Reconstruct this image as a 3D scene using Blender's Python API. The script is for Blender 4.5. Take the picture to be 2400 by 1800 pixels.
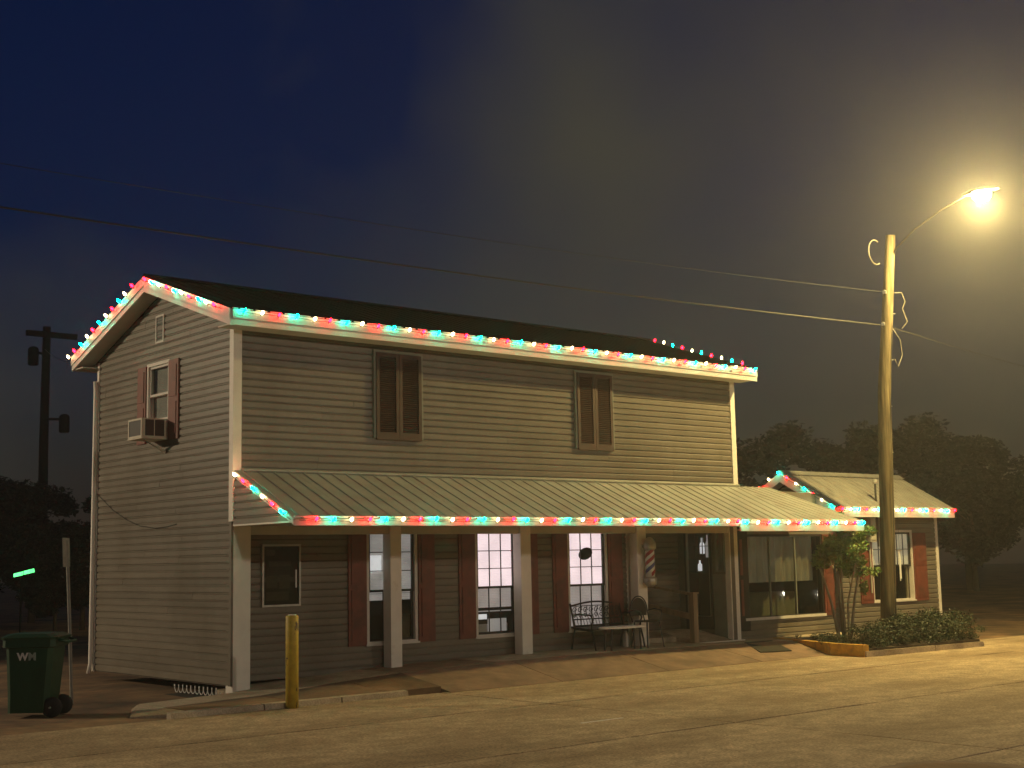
import bpy, bmesh, math, random
from mathutils import Matrix, Vector
random.seed(7)
for o in list(bpy.data.objects): bpy.data.objects.remove(o)
S = bpy.context.scene
COL = S.collection
R = math.radians

# ------------------------------------------------------------------ camera
cam_d = bpy.data.cameras.new('camera'); cam_o = bpy.data.objects.new('camera', cam_d); COL.objects.link(cam_o)
cam_o.matrix_world = Matrix(((0.762191, -0.068699, -0.643696, -8.9518),
                             (-0.647035, -0.111927, -0.754200, -16.3006),
                             (-0.020235, 0.991339, -0.129761, 1.5597), (0, 0, 0, 1))) @ Matrix.Identity(4)
# Blender cameras look down -Z: the third column above is minus the view direction
cam_d.sensor_fit = 'HORIZONTAL'; cam_d.sensor_width = 36; cam_d.lens = 36*3167/2400
cam_d.clip_end = 2000; cam_d.clip_start = .05
S.camera = cam_o

# ------------------------------------------------------------------ world
CLOUD_OFF = (3.1, 1.2, .4)
W = bpy.data.worlds.new('World'); S.world = W; W.use_nodes = True
wn = W.node_tree.nodes; wl = W.node_tree.links
sky = wn.new('ShaderNodeTexSky'); sky.sky_type = 'NISHITA'; sky.sun_disc = False
sky.sun_elevation = R(0); sky.sun_rotation = R(220); sky.air_density = 1.0; sky.dust_density = 0; sky.ozone_density = 6
wl.new(sky.outputs[0], wn['Background'].inputs[0]); wn['Background'].inputs[1].default_value = .06
# drifting low cloud, faintly lit by the town: one noise field over the whole sky
wtc = wn.new('ShaderNodeTexCoord'); wmp = wn.new('ShaderNodeMapping'); wmp.inputs['Location'].default_value = CLOUD_OFF
wl.new(wtc.outputs['Generated'], wmp.inputs[0])
wnz = wn.new('ShaderNodeTexNoise'); wnz.inputs['Scale'].default_value = 1.7; wnz.inputs['Detail'].default_value = 5; wnz.inputs['Roughness'].default_value = .5; wl.new(wmp.outputs[0], wnz.inputs['Vector'])
wrp = wn.new('ShaderNodeMapRange'); wrp.inputs['From Min'].default_value = .465; wrp.inputs['From Max'].default_value = .68; wrp.inputs['To Max'].default_value = .92; wl.new(wnz.outputs['Fac'], wrp.inputs['Value'])
wcl = wn.new('ShaderNodeBackground'); wcl.inputs[0].default_value = (.044, .042, .032, 1); wcl.inputs[1].default_value = 1
wmx = wn.new('ShaderNodeMixShader'); wl.new(wrp.outputs[0], wmx.inputs[0]); wl.new(wn['Background'].outputs[0], wmx.inputs[1]); wl.new(wcl.outputs[0], wmx.inputs[2]); wl.new(wmx.outputs[0], wn['World Output'].inputs[0])
S.view_settings.view_transform = 'Standard'; S.view_settings.look = 'None'
S.view_settings.exposure = 0; S.view_settings.gamma = 1
S.cycles.use_denoising = True
S.cycles.max_bounces = 6; S.cycles.diffuse_bounces = 3; S.cycles.glossy_bounces = 3
S.cycles.transparent_max_bounces = 12; S.cycles.volume_bounces = 1
S.cycles.sample_clamp_indirect = 3.0

LAMP_W, ASSUMED_LAMP_W, HAZE_D = 4400, 8600, .0024
PORCH_FILL_W, PORCH_FILL_COL = 1500, (1.0, .82, .64)
LAMP_COL = (1.0, .735, .255); ASSUMED_LAMP_COL = (1.0, .79, .52)
BULB_E = 120

# ------------------------------------------------------------------ helpers
MATS = {}
def mat(name, col, rough=.6, amt=.12, scale=6, metal=0, bump=0, bscale=40, rnd=0, stretch=(1, 1, 1), spec=.5, dirt=None, dscale=1.2, dlo=.5, dhi=.65, dstretch=(1, 1, 1), fine=None):
    m = bpy.data.materials.new(name); m.use_nodes = True; MATS[name] = m
    n, l = m.node_tree.nodes, m.node_tree.links
    b = n['Principled BSDF']; b.inputs['Roughness'].default_value = rough; b.inputs['Metallic'].default_value = metal
    b.inputs['Specular IOR Level'].default_value = spec
    tc = n.new('ShaderNodeTexCoord'); mp = n.new('ShaderNodeMapping'); mp.inputs['Scale'].default_value = stretch
    l.new(tc.outputs['Object'], mp.inputs[0])
    nz = n.new('ShaderNodeTexNoise'); nz.inputs['Scale'].default_value = scale; nz.inputs['Detail'].default_value = 5
    l.new(mp.outputs[0], nz.inputs['Vector'])
    cr = n.new('ShaderNodeValToRGB'); cr.color_ramp.elements[0].position = .3; cr.color_ramp.elements[1].position = .7
    cr.color_ramp.elements[0].color = tuple(c*(1-amt) for c in col)+(1,); cr.color_ramp.elements[1].color = tuple(min(1, c*(1+amt)) for c in col)+(1,)
    l.new(nz.outputs['Fac'], cr.inputs[0]); out = cr.outputs[0]
    if dirt:
        n2 = n.new('ShaderNodeTexNoise'); n2.inputs['Scale'].default_value = dscale; n2.inputs['Detail'].default_value = 8; n2.inputs['Roughness'].default_value = .65
        mp2 = n.new('ShaderNodeMapping'); mp2.inputs['Scale'].default_value = dstretch; l.new(tc.outputs['Object'], mp2.inputs[0]); l.new(mp2.outputs[0], n2.inputs['Vector'])
        c2 = n.new('ShaderNodeValToRGB'); c2.color_ramp.elements[0].position = dlo; c2.color_ramp.elements[1].position = dhi
        l.new(n2.outputs['Fac'], c2.inputs[0])
        mx = n.new('ShaderNodeMix'); mx.data_type = 'RGBA'; l.new(c2.outputs[0], mx.inputs[0]); l.new(out, mx.inputs[6]); mx.inputs[7].default_value = dirt+(1,)
        out = mx.outputs[2]
    if fine:
        n3 = n.new('ShaderNodeTexNoise'); n3.inputs['Scale'].default_value = fine[0]; n3.inputs['Detail'].default_value = 3; l.new(tc.outputs['Object'], n3.inputs['Vector'])
        m3 = n.new('ShaderNodeMapRange'); m3.inputs['From Min'].default_value = .3; m3.inputs['From Max'].default_value = .7; m3.inputs['To Min'].default_value = 1-fine[1]; m3.inputs['To Max'].default_value = 1+fine[1]; l.new(n3.outputs['Fac'], m3.inputs['Value'])
        x3 = n.new('ShaderNodeMix'); x3.data_type = 'RGBA'; x3.blend_type = 'MULTIPLY'; x3.inputs[0].default_value = 1; l.new(out, x3.inputs[6]); l.new(m3.outputs[0], x3.inputs[7]); out = x3.outputs[2]
    if rnd:
        oi = n.new('ShaderNodeObjectInfo'); ma = n.new('ShaderNodeMapRange')
        ma.inputs['To Min'].default_value = 1-rnd; ma.inputs['To Max'].default_value = 1+rnd; l.new(oi.outputs['Random'], ma.inputs['Value'])
        mm = n.new('ShaderNodeMix'); mm.data_type = 'RGBA'; mm.blend_type = 'MULTIPLY'; mm.inputs[0].default_value = 1
        l.new(out, mm.inputs[6]); l.new(ma.outputs[0], mm.inputs[7]); out = mm.outputs[2]
    l.new(out, b.inputs['Base Color'])
    if bump:
        nb = n.new('ShaderNodeTexNoise'); nb.inputs['Scale'].default_value = bscale; nb.inputs['Detail'].default_value = 4
        l.new(mp.outputs[0], nb.inputs['Vector']); bp = n.new('ShaderNodeBump'); bp.inputs['Strength'].default_value = bump; bp.inputs['Distance'].default_value = .02
        l.new(nb.outputs['Fac'], bp.inputs['Height']); l.new(bp.outputs[0], b.inputs['Normal'])
    return m
def emat(name, col, st, base=None, noise=0, nscale=3):
    m = bpy.data.materials.new(name); m.use_nodes = True; MATS[name] = m
    n, l = m.node_tree.nodes, m.node_tree.links; b = n['Principled BSDF']
    b.inputs['Base Color'].default_value = tuple(base or col)+(1,); b.inputs['Roughness'].default_value = .5
    b.inputs['Emission Color'].default_value = tuple(col)+(1,); b.inputs['Emission Strength'].default_value = st
    if noise:
        tc = n.new('ShaderNodeTexCoord'); nz = n.new('ShaderNodeTexNoise'); nz.inputs['Scale'].default_value = nscale; nz.inputs['Detail'].default_value = 6
        l.new(tc.outputs['Object'], nz.inputs['Vector']); ma = n.new('ShaderNodeMapRange'); ma.inputs['From Min'].default_value = .3; ma.inputs['From Max'].default_value = .7
        ma.inputs['To Min'].default_value = st*(1-noise); ma.inputs['To Max'].default_value = st*(1+noise)
        l.new(nz.outputs['Fac'], ma.inputs['Value']); l.new(ma.outputs[0], b.inputs['Emission Strength'])
    return m
def glassmat(name, tint=(.92, .95, .93), mixf=.04):
    m = bpy.data.materials.new(name); m.use_nodes = True; MATS[name] = m
    n, l = m.node_tree.nodes, m.node_tree.links; n.remove(n['Principled BSDF'])
    t = n.new('ShaderNodeBsdfTransparent'); t.inputs[0].default_value = tint+(1,)
    g = n.new('ShaderNodeBsdfGlossy'); g.inputs['Roughness'].default_value = .03
    f = n.new('ShaderNodeLayerWeight'); f.inputs[0].default_value = .5
    pw = n.new('ShaderNodeMath'); pw.operation = 'POWER'; pw.inputs[1].default_value = 4; l.new(f.outputs['Facing'], pw.inputs[0])
    ad = n.new('ShaderNodeMath'); ad.operation = 'MULTIPLY_ADD'; ad.inputs[1].default_value = .6; ad.inputs[2].default_value = mixf; l.new(pw.outputs[0], ad.inputs[0])
    mx = n.new('ShaderNodeMixShader'); l.new(ad.outputs[0], mx.inputs[0]); l.new(t.outputs[0], mx.inputs[1]); l.new(g.outputs[0], mx.inputs[2])
    l.new(mx.outputs[0], n['Material Output'].inputs[0]); return m

mat('siding', (.172, .149, .113), .42, .10, 3, rnd=.09, stretch=(.4, .4, 4), dirt=(.12, .098, .064), dscale=1.1, dlo=.46, dhi=.78, dstretch=(1, 1, .45), fine=(25, .06))
mat('trim', (.80, .75, .66), .5, .06, 5, dirt=(.45, .38, .28), dscale=2.5, dlo=.58, dhi=.8)
mat('fascia', (.60, .575, .52), .5, .06, 4, dirt=(.42, .38, .31), dscale=3, dlo=.6, dhi=.85)
mat('soffit', (.50, .46, .38), .6, .08, 4)
mat('wallcore', (.12, .10, .08), .9)
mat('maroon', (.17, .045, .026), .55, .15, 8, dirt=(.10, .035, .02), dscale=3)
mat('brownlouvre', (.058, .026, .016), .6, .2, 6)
mat('darkframe', (.018, .015, .012), .5)
mat('winframe', (.62, .58, .52), .5, .08)
mat('metalroof_grey', (.30, .29, .25), .42, .10, 3, metal=.25, rnd=.05, dirt=(.2, .18, .15), dscale=2, dlo=.5, dhi=.8)
mat('metalroof', (.45, .455, .395), .38, .10, 3, metal=.30, rnd=.05, dirt=(.36, .33, .27), dscale=2, dlo=.5, dhi=.8)
mat('darkroof', (.004, .004, .004), 1.0, .3, 25, bump=.3, spec=.05)
mat('concrete', (.44, .36, .25), .85, .16, 5, bump=.3, bscale=60, rnd=.1, dirt=(.24, .175, .105), dscale=1.3, dlo=.46, dhi=.7, fine=(50, .25))
mat('concrete_red', (.23, .15, .095), .85, .2, 5, bump=.25, bscale=60, rnd=.08, dirt=(.13, .085, .05), dscale=1.5, dlo=.45, dhi=.7)
mat('asphalt', (.43, .325, .195), .9, .25, 5, bump=.6, bscale=55, dirt=(.20, .135, .07), dscale=.9, dlo=.42, dhi=.72, dstretch=(.35, 1, 1), fine=(34, .42), rnd=.08)
mat('tar', (.02, .016, .012), .8)
mat('dirt', (.24, .145, .07), .95, .35, 2.5, bump=.5, bscale=14, dirt=(.075, .05, .028), dscale=.6, dlo=.42, dhi=.62)
mat('curbyellow', (.55, .30, .04), .7, .2, 9, dirt=(.3, .17, .05), dscale=6, dlo=.55, dhi=.7)
mat('bollard', (.46, .33, .03), .55, .2, 10, dirt=(.05, .024, .010), dscale=7, dlo=.57, dhi=.60, dstretch=(1, 1, .5))
mat('woodpole', (.125, .10, .055), .95, .6, 14, stretch=(1, 1, .06), bump=.6, bscale=30, spec=.1, dirt=(.06, .048, .028), dscale=2, dstretch=(2, 2, .25))
mat('darkpole', (.012, .010, .009), .95, .3, 10, spec=.05)
mat('cable', (.03, .027, .022), .5)
mat('palecable', (.10, .09, .07), .5)
mat('galv', (.42, .41, .36), .4, .15, 12, metal=.6)
mat('graybox', (.42, .40, .32), .5, .1, 8)
mat('acbeige', (.58, .52, .40), .5, .1, 8)
mat('acdark', (.035, .032, .026), .5, .1)
mat('iron', (.022, .02, .017), .42, .2, 20)
mat('bincgreen', (.005, .050, .020), .45, .15, 6)
mat('black', (.007, .007, .007), .7)
mat('whitepaint', (.75, .73, .68), .5, .05)
mat('greytext', (.30, .36, .31), .6, .05)
mat('woodrail', (.27, .19, .11), .75, .3, 12, stretch=(1, 1, .1))
mat('doorgreen', (.035, .04, .032), .4, .2, 6)
mat('panelgrey', (.20, .21, .17), .6, .1, 6)
mat('mat_rubber', (.025, .022, .015), .9, .3, 30, bump=.4)
mat('leaf', (.17, .24, .055), .5, .35, 5, rnd=.1)
mat('shrubleaf', (.035, .048, .013), .55, .4, 6, rnd=.15)
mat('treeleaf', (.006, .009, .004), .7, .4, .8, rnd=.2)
mat('bark', (.24, .19, .12), .8, .3, 14, stretch=(1, 1, .2), bump=.3)
mat('bark_dark', (.07, .055, .04), .9, .3, 8)
mat('mulch', (.05, .035, .02), .95, .4, 20, bump=.6, bscale=40)
mat('notice', (.055, .045, .028), .6, .25, 5)
mat('paper', (.16, .14, .10), .8, .15, 10)
mat('blindgrey', (.42, .38, .36), .7, .08, 8)
mat('curtain', (.26, .24, .18), .9, .35, 3, stretch=(5, 5, .6))
mat('interior', (.03, .026, .02), .9)
mat('redglass', (.5, .03, .03), .3)
mat('bluestripe', (.03, .04, .22), .35); mat('redstripe', (.35, .02, .02), .35)
glassmat('glass'); glassmat('glass_dark', (.80, .80, .74), .06)
emat('blind_lit', (1.0, .76, .82), 1.02, (.7, .6, .6), .14, 2.2)
emat('blind_dim', (1.0, .82, .80), .27, (.5, .45, .44), .2, 4)
emat('blind_grey', (1.0, .88, .86), .22, (.4, .38, .37), .2, 5)
emat('room_glow', (.80, .88, 1.0), .06, (.3, .3, .3), .8, 9)
emat('curtain_painted_glow', (1.0, .84, .56), .055, (.3, .28, .22), .45, 3)  # emission painted on the shop curtain in place of glow mirrored in the glass
emat('blind_warm', (1.0, .82, .55), .30, (.5, .45, .35), .15, 5)
emat('paper_lit', (1.0, .95, 1.0), .62, (.8, .8, .8), .15, 20)
emat('bulb_red', (1.0, .001, .005), BULB_E*1.1); emat('bulb_green', (.0, .80, .44), BULB_E*1.25); emat('bulb_white', (1.0, .74, .36), BULB_E*.26)
emat('lamp_lens', (1.0, .84, .50), 260); emat('headlamp', (1, .93, .8), 60); emat('green_sign', (.12, 1.0, .25), 2.6, None, .25, 8)
emat('neon', (.25, 1, .3), 1.2)

WL = {}
class MB:
    def __init__(s): s.v = []; s.f = []
    def hexa(s, p):
        k = len(s.v); s.v += [tuple(q) for q in p]
        s.f += [tuple(k+i for i in q) for q in ((0, 3, 2, 1), (4, 5, 6, 7), (0, 1, 5, 4), (1, 2, 6, 5), (2, 3, 7, 6), (3, 0, 4, 7))]; return s
    def box(s, x0, x1, y0, y1, z0, z1):
        return s.hexa([(x0, y0, z0), (x1, y0, z0), (x1, y1, z0), (x0, y1, z0), (x0, y0, z1), (x1, y0, z1), (x1, y1, z1), (x0, y1, z1)])
    def pbox(s, P, u0, u1, o0, o1, z0, z1):
        return s.hexa([P(u0, o0, z0), P(u1, o0, z0), P(u1, o1, z0), P(u0, o1, z0), P(u0, o0, z1), P(u1, o0, z1), P(u1, o1, z1), P(u0, o1, z1)])
    def prism(s, a, b):
        k = len(s.v); n = len(a); s.v += [tuple(q) for q in a]+[tuple(q) for q in b]
        s.f.append(tuple(range(k, k+n))[::-1]); s.f.append(tuple(range(k+n, k+2*n)))
        for i in range(n): j = (i+1) % n; s.f.append((k+i, k+j, k+n+j, k+n+i))
        return s
    def tube(s, pts, r, n=6, r1=None, cap=True):
        pts = [Vector(p) for p in pts]; m = len(pts); k0 = len(s.v); up = Vector((0, 0, 1)); a = None
        for i, p in enumerate(pts):
            d = (pts[min(i+1, m-1)]-pts[max(i-1, 0)]).normalized()
            if a is None: a = d.cross(up) if abs(d.z) < .95 else d.cross(Vector((1, 0, 0)))
            a = (a-d*a.dot(d)).normalized(); b = d.cross(a)
            rr = r if r1 is None else r+(r1-r)*i/max(1, m-1)
            if isinstance(r, (list, tuple)): rr = r[i]
            for j in range(n):
                t = 2*math.pi*j/n; s.v.append(tuple(p+a*(rr*math.cos(t))+b*(rr*math.sin(t))))
        for i in range(m-1):
            for j in range(n):
                q = (j+1) % n; s.f.append((k0+i*n+j, k0+i*n+q, k0+(i+1)*n+q, k0+(i+1)*n+j))
        if cap: s.f.append(tuple(k0+j for j in range(n))[::-1]); s.f.append(tuple(k0+(m-1)*n+j for j in range(n)))
        return s
    def lathe(s, c, prof, n=10, axis=Vector((0, 0, 1))):
        axis = Vector(axis).normalized(); a = axis.orthogonal().normalized(); b = axis.cross(a); c = Vector(c); k0 = len(s.v)
        for r, h in prof:
            for j in range(n):
                t = 2*math.pi*j/n; s.v.append(tuple(c+axis*h+a*(r*math.cos(t))+b*(r*math.sin(t))))
        m = len(prof)
        for i in range(m-1):
            for j in range(n):
                q = (j+1) % n; s.f.append((k0+i*n+j, k0+i*n+q, k0+(i+1)*n+q, k0+(i+1)*n+j))
        s.f.append(tuple(k0+j for j in range(n))[::-1]); s.f.append(tuple(k0+(m-1)*n+j for j in range(n)))
        return s
    def mesh(s, name, m, off=(0, 0, 0), smooth=False, norm=True):
        me = bpy.data.meshes.new(name); me.from_pydata([(x-off[0], y-off[1], z-off[2]) for x, y, z in s.v], [], s.f)
        if norm:
            bm = bmesh.new(); bm.from_mesh(me); bmesh.ops.recalc_face_normals(bm, faces=bm.faces); bm.to_mesh(me); bm.free()
        if m: me.materials.append(MATS[m])
        if smooth: me.polygons.foreach_set('use_smooth', [True]*len(me.polygons))
        return me
    def build(s, name, m, parent=None, smooth=False, norm=True, loc=None):
        base = WL.get(parent.name, (0, 0, 0)) if parent else (loc or (0, 0, 0))
        o = bpy.data.objects.new(name, s.mesh(name, m, base, smooth, norm)); COL.objects.link(o)
        if parent: o.parent = parent; WL[o.name] = base
        else: o.location = base; WL[o.name] = base
        return o
def tag(o, label=None, cat=None, group=None, kind=None):
    for k, v in (('label', label), ('category', cat), ('group', group), ('kind', kind)):
        if v: o[k] = v
    return o
def thing(name, loc, label, cat, group=None):
    o = bpy.data.objects.new(name, None); COL.objects.link(o); o.location = loc; o.empty_display_size = .2
    WL[o.name] = tuple(loc); return tag(o, label, cat, group)
def front(c): return lambda u, o, z: (u, c-o, z)          # faces -Y
def left(c): return lambda u, o, z: (c-o, u, z)           # faces -X
CH = .1016
SR = random.Random(31)
PROF = [(0, 0), (.021, 0), (.021, .066), (.004, .086), (.004, CH-.0004), (0, CH-.0004)]
def siding(parent, P, u0, u1, z0, n, openings=(), clip=None, m='siding'):
    for k in range(n):
        zb = z0+k*CH; segs = [(u0, u1)]
        for (a, b, c, d) in openings:
            if zb+CH*.3 < d and zb+CH*.7 > c:
                new = []
                for (s, e) in segs:
                    if b <= s or a >= e: new.append((s, e)); continue
                    if a > s: new.append((s, a))
                    if b < e: new.append((b, e))
                segs = new
        cutsegs = []
        for (s, e) in segs:                     # boards come in lengths: staggered butt joints
            x = s-SR.uniform(0, 2.6)
            while True:
                x2 = x+3.66
                a_, b_ = max(s, x), min(e, x2)
                if b_-a_ > .25 or (b_ > a_ and b_-a_ >= e-s-1e-6): cutsegs.append([a_, b_])
                elif b_ > a_ and cutsegs and abs(cutsegs[-1][1]-a_) < .01: cutsegs[-1][1] = b_
                elif b_ > a_: cutsegs.append([a_, b_])
                x = x2
                if x >= e: break
        for (s, e) in cutsegs:
            if e-s < .02: continue
            oj, zj0, zj1 = SR.uniform(0, .004), SR.uniform(-.0025, .0025), SR.uniform(-.0025, .0025)
            A, B = [], []; ok = True
            for (o, z) in PROF:
                us, ue = s, e
                if clip:
                    lo, hi = clip(zb+z); us, ue = max(s, lo), min(e, hi)
                    if ue-us < .03: ok = False; break
                oo = o+(oj if o > 0 else 0); A.append(P(us+.001, oo, zb+z+zj0)); B.append(P(ue-.001, oo, zb+z+zj1))
            if ok: MB().prism(A, B).build('siding_board', m, parent)
def wall(parent, P, u0, u1, z0, z1, openings=(), th=.1, name='wall', m='wallcore'):
    us = sorted({u0, u1, *[min(max(v, u0), u1) for q in openings for v in q[:2]]}); zs = sorted({z0, z1, *[min(max(v, z0), z1) for q in openings for v in q[2:]]})
    mb = MB()
    for a, b in zip(us, us[1:]):
        for c, d in zip(zs, zs[1:]):
            um, zm = (a+b)/2, (c+d)/2
            if any(q[0] < um < q[1] and q[2] < zm < q[3] for q in openings): continue
            mb.pbox(P, a, b, -.004-th, -.004, c, d)
    return mb.build(name, m, parent)
def frame(mb, P, u0, u1, z0, z1, w, o0, o1, sill=None):
    mb.pbox(P, u0, u0+w, o0, o1, z0, z1).pbox(P, u1-w, u1, o0, o1, z0, z1)
    mb.pbox(P, u0+w, u1-w, o0, o1, z1-w, z1).pbox(P, u0+w, u1-w, o0, o1, z0, z0+(sill or w)); return mb
def window(parent, P, u0, u1, z0, z1, split, cols=3, ru=3, rl=2, blinds=(), fm='winframe', sm='darkframe', gm='glass', trim=.035, mun=.013, sill=True):
    """casing (the part) > sash, muntin grid, pane, blind"""
    w = frame(MB(), P, u0-trim, u1+trim, z0-trim, z1+trim, trim+.012, -.06, .03).build('window', fm, parent)
    if sill: MB().pbox(P, u0-trim-.02, u1+trim+.02, .0303, .055, z0-trim-.012, z0-trim+.018).build('sill', fm, w)
    for (a, b, rows, oo) in ((split, z1, ru, -.01), (z0, split, rl, -.035)):
        if rows < 1: continue
        st = .035
        frame(MB(), P, u0+.012, u1-.012, a+.012 if a == z0 else a-.017, b-.012 if b == z1 else b+.017, st, oo-.02, oo+.012).build('sash', sm, w)
        U0, U1 = u0+.012+st, u1-.012-st
        Z0 = (a+.012 if a == z0 else a-.017)+st; Z1 = (b-.012 if b == z1 else b+.017)-st
        g = MB()
        for i in range(1, cols):
            uc = U0+(U1-U0)*i/cols; g.pbox(P, uc-mun/2, uc+mun/2, oo-.008, oo+.008, Z0, Z1)
        for j in range(1, rows):
            zc = Z0+(Z1-Z0)*j/rows; g.pbox(P, U0, U1, oo-.007, oo+.007, zc-mun/2, zc+mun/2)
        if g.v: g.build('muntin', sm, w)
        for i in range(cols):
            for j in range(rows):
                MB().pbox(P, U0+(U1-U0)*i/cols, U0+(U1-U0)*(i+1)/cols, oo-.012, oo-.009, Z0+(Z1-Z0)*j/rows, Z0+(Z1-Z0)*(j+1)/rows).build('pane', gm, w)
    for (nm, m, a, b, c, d, oo) in blinds:
        mb = MB()
        if nm == 'blind':       # slatted blind: shallow pleats
            nn = max(2, int((d-c)/.025))
            for q in range(nn):
                zz = c+(d-c)*q/nn; h = (d-c)/nn
                mb.prism([P(a, oo, zz), P(a, oo+.006, zz+h*.5), P(a, oo, zz+h), P(a, oo-.004, zz+h), P(a, oo-.004, zz)],
                         [P(b, oo, zz), P(b, oo+.006, zz+h*.5), P(b, oo, zz+h), P(b, oo-.004, zz+h), P(b, oo-.004, zz)])
        else: mb.pbox(P, a, b, oo-.01, oo, c, d)
        mb.build(nm, m, w)
    # closed reveal box behind the window so no daylight passes through
    rb = MB(); D = .45
    rb.pbox(P, u0-trim, u1+trim, -D-.02, -D, z0-trim, z1+trim).pbox(P, u0-trim-.02, u0-trim, -D, -.11, z0-trim, z1+trim).pbox(P, u1+trim, u1+trim+.02, -D, -.11, z0-trim, z1+trim)
    rb.pbox(P, u0-trim, u1+trim, -D, -.11, z1+trim, z1+trim+.02).pbox(P, u0-trim, u1+trim, -D, -.11, z0-trim-.02, z0-trim)
    rb.build('room_recess', 'interior', w)
    return w
def shutter(parent, P, u0, u1, z0, z1, m='maroon', o=.026):
    s = MB().pbox(P, u0, u1, o, o+.022, z0, z1).build('shutter', m, parent)
    h = (z1-z0-.24)/2
    for k in range(2):
        a = z0+.08+k*(h+.08); MB().pbox(P, u0+.05, u1-.05, o+.0225, o+.034, a, a+h).build('raised_panel', m, s)
    return s
def ribbed(mb, A, B, C, D_, n, h=.013, th=.006):
    """roof sheet from eave A-B up to ridge D_-C with n ribs"""
    A, B, C, D_ = map(Vector, (A, B, C, D_)); nrm = (B-A).cross(D_-A).normalized()
    if nrm.z < 0: nrm = -nrm
    prof = [(0, 0)]
    for i in range(n):
        c = (i+.5)/n; w = .024; t = w*.45
        prof += [(c-w, 0), (c-t, h), (c+t, h), (c+w, 0)]
    prof += [(1, 0)]
    lo = [A.lerp(B, t)+nrm*hh for t, hh in prof]; hi = [D_.lerp(C, t)+nrm*hh for t, hh in prof]
    lo += [B-nrm*th, A-nrm*th]; hi += [C-nrm*th, D_-nrm*th]
    return mb.prism(lo, hi)

# ------------------------------------------------------------------ ground, road, pavement
def lerp1(x, pts):
    if x <= pts[0][0]: return pts[0][1]
    for (a, b), (c, d) in zip(pts, pts[1:]):
        if x <= c: return b+(d-b)*(x-a)/(c-a)
    return pts[-1][1]
def zs(x): return lerp1(x, [(-1.9, -.14), (0, -.085), (1.2, 0.0), (2.6, .078), (5, .105), (7.7, .098), (10.2, .04), (13.5, .05)])
g = MB(); N = 40
for i in range(N+1):
    for j in range(N+1): g.v.append((-160+320*i/N, -160+320*j/N, -.172))
for i in range(N):
    for j in range(N): k = i*(N+1)+j; g.f.append((k, k+N+1, k+N+2, k+1))
tag(g.build('ground', 'dirt'), kind='structure')
road = tag(MB().box(-150, 150, -34, -1.72, -.30, -.163).build('road', 'tar'), kind='structure')
def slab(poly_fn, name, m, parent, x0, x1, y0, y1, nseg=1, wob=0, th=.06, seed=0):
    rr = random.Random(seed); top = []
    def edge(ax, ay, bx, by):
        L = math.hypot(bx-ax, by-ay); k = max(1, int(L/.5)) if wob else 1
        for i in range(k):
            t = i/k; w = rr.uniform(-wob, wob) if 0 < i else 0
            px, py = ax+(bx-ax)*t, ay+(by-ay)*t
            if abs(bx-ax) > abs(by-ay): py += w
            else: px += w
            top.append((px, py))
    edge(x0, y0, x1, y0); edge(x1, y0, x1, y1); edge(x1, y1, x0, y1); edge(x0, y1, x0, y0)
    return MB().prism([(x, y, poly_fn(x, y)-th) for x, y in top], [(x, y, poly_fn(x, y)) for x, y in top]).build(name, m, parent)
xs = [-100, -58, -34, -21.9, -9.9, 2.1, 14.1, 26.1, 50, 100]; ys = [-33.9, -22, -15.9, -12.9, -9.85, -6.82, -3.9, -1.75]
for i, (a, b) in enumerate(zip(xs, xs[1:])):
    for j, (c, d) in enumerate(zip(ys, ys[1:])):
        sl = slab(lambda x, y: -.150, 'road_slab', 'asphalt', road, a+.014, b-.016, c+.017, d-.017 if d != -1.75 else d, wob=.018, th=.05, seed=i*20+j)
# patches, manhole ring and a scrap of lane paint
mh = MB()
for k in range(40):
    t0, t1 = 2*math.pi*k/40, 2*math.pi*(k+1)/40
    rr = [.62+.03*math.sin(k*2.3), .62+.03*math.sin((k+1) % 40*2.3)]
    c = (.70, -10.28); z = -.1455
    mh.prism([(c[0]+math.cos(t0)*.50, c[1]+math.sin(t0)*.50, z), (c[0]+math.cos(t0)*rr[0], c[1]+math.sin(t0)*rr[0], z), (c[0]+math.cos(t1)*rr[1], c[1]+math.sin(t1)*rr[1], z), (c[0]+math.cos(t1)*.50, c[1]+math.sin(t1)*.50, z)],
             [(c[0]+math.cos(t0)*.50, c[1]+math.sin(t0)*.50, z-.02), (c[0]+math.cos(t0)*rr[0], c[1]+math.sin(t0)*rr[0], z-.02), (c[0]+math.cos(t1)*rr[1], c[1]+math.sin(t1)*rr[1], z-.02), (c[0]+math.cos(t1)*.50, c[1]+math.sin(t1)*.50, z-.02)])
mc = thing('manhole_cover', (.70, -10.28, -.15), 'round manhole cover with pale rim in the road at bottom right', 'manhole')
mh.build('rim', 'concrete_red', mc); MB().lathe((.70, -10.28, -.17), [(.49, 0), (.49, .028), (.46, .03)], 32).build('cover', 'dirt', mc)
MB().box(1.0, 1.62, -5.66, -5.63, -.1497, -.1462).build('lane_paint', 'trim', road)

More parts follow.
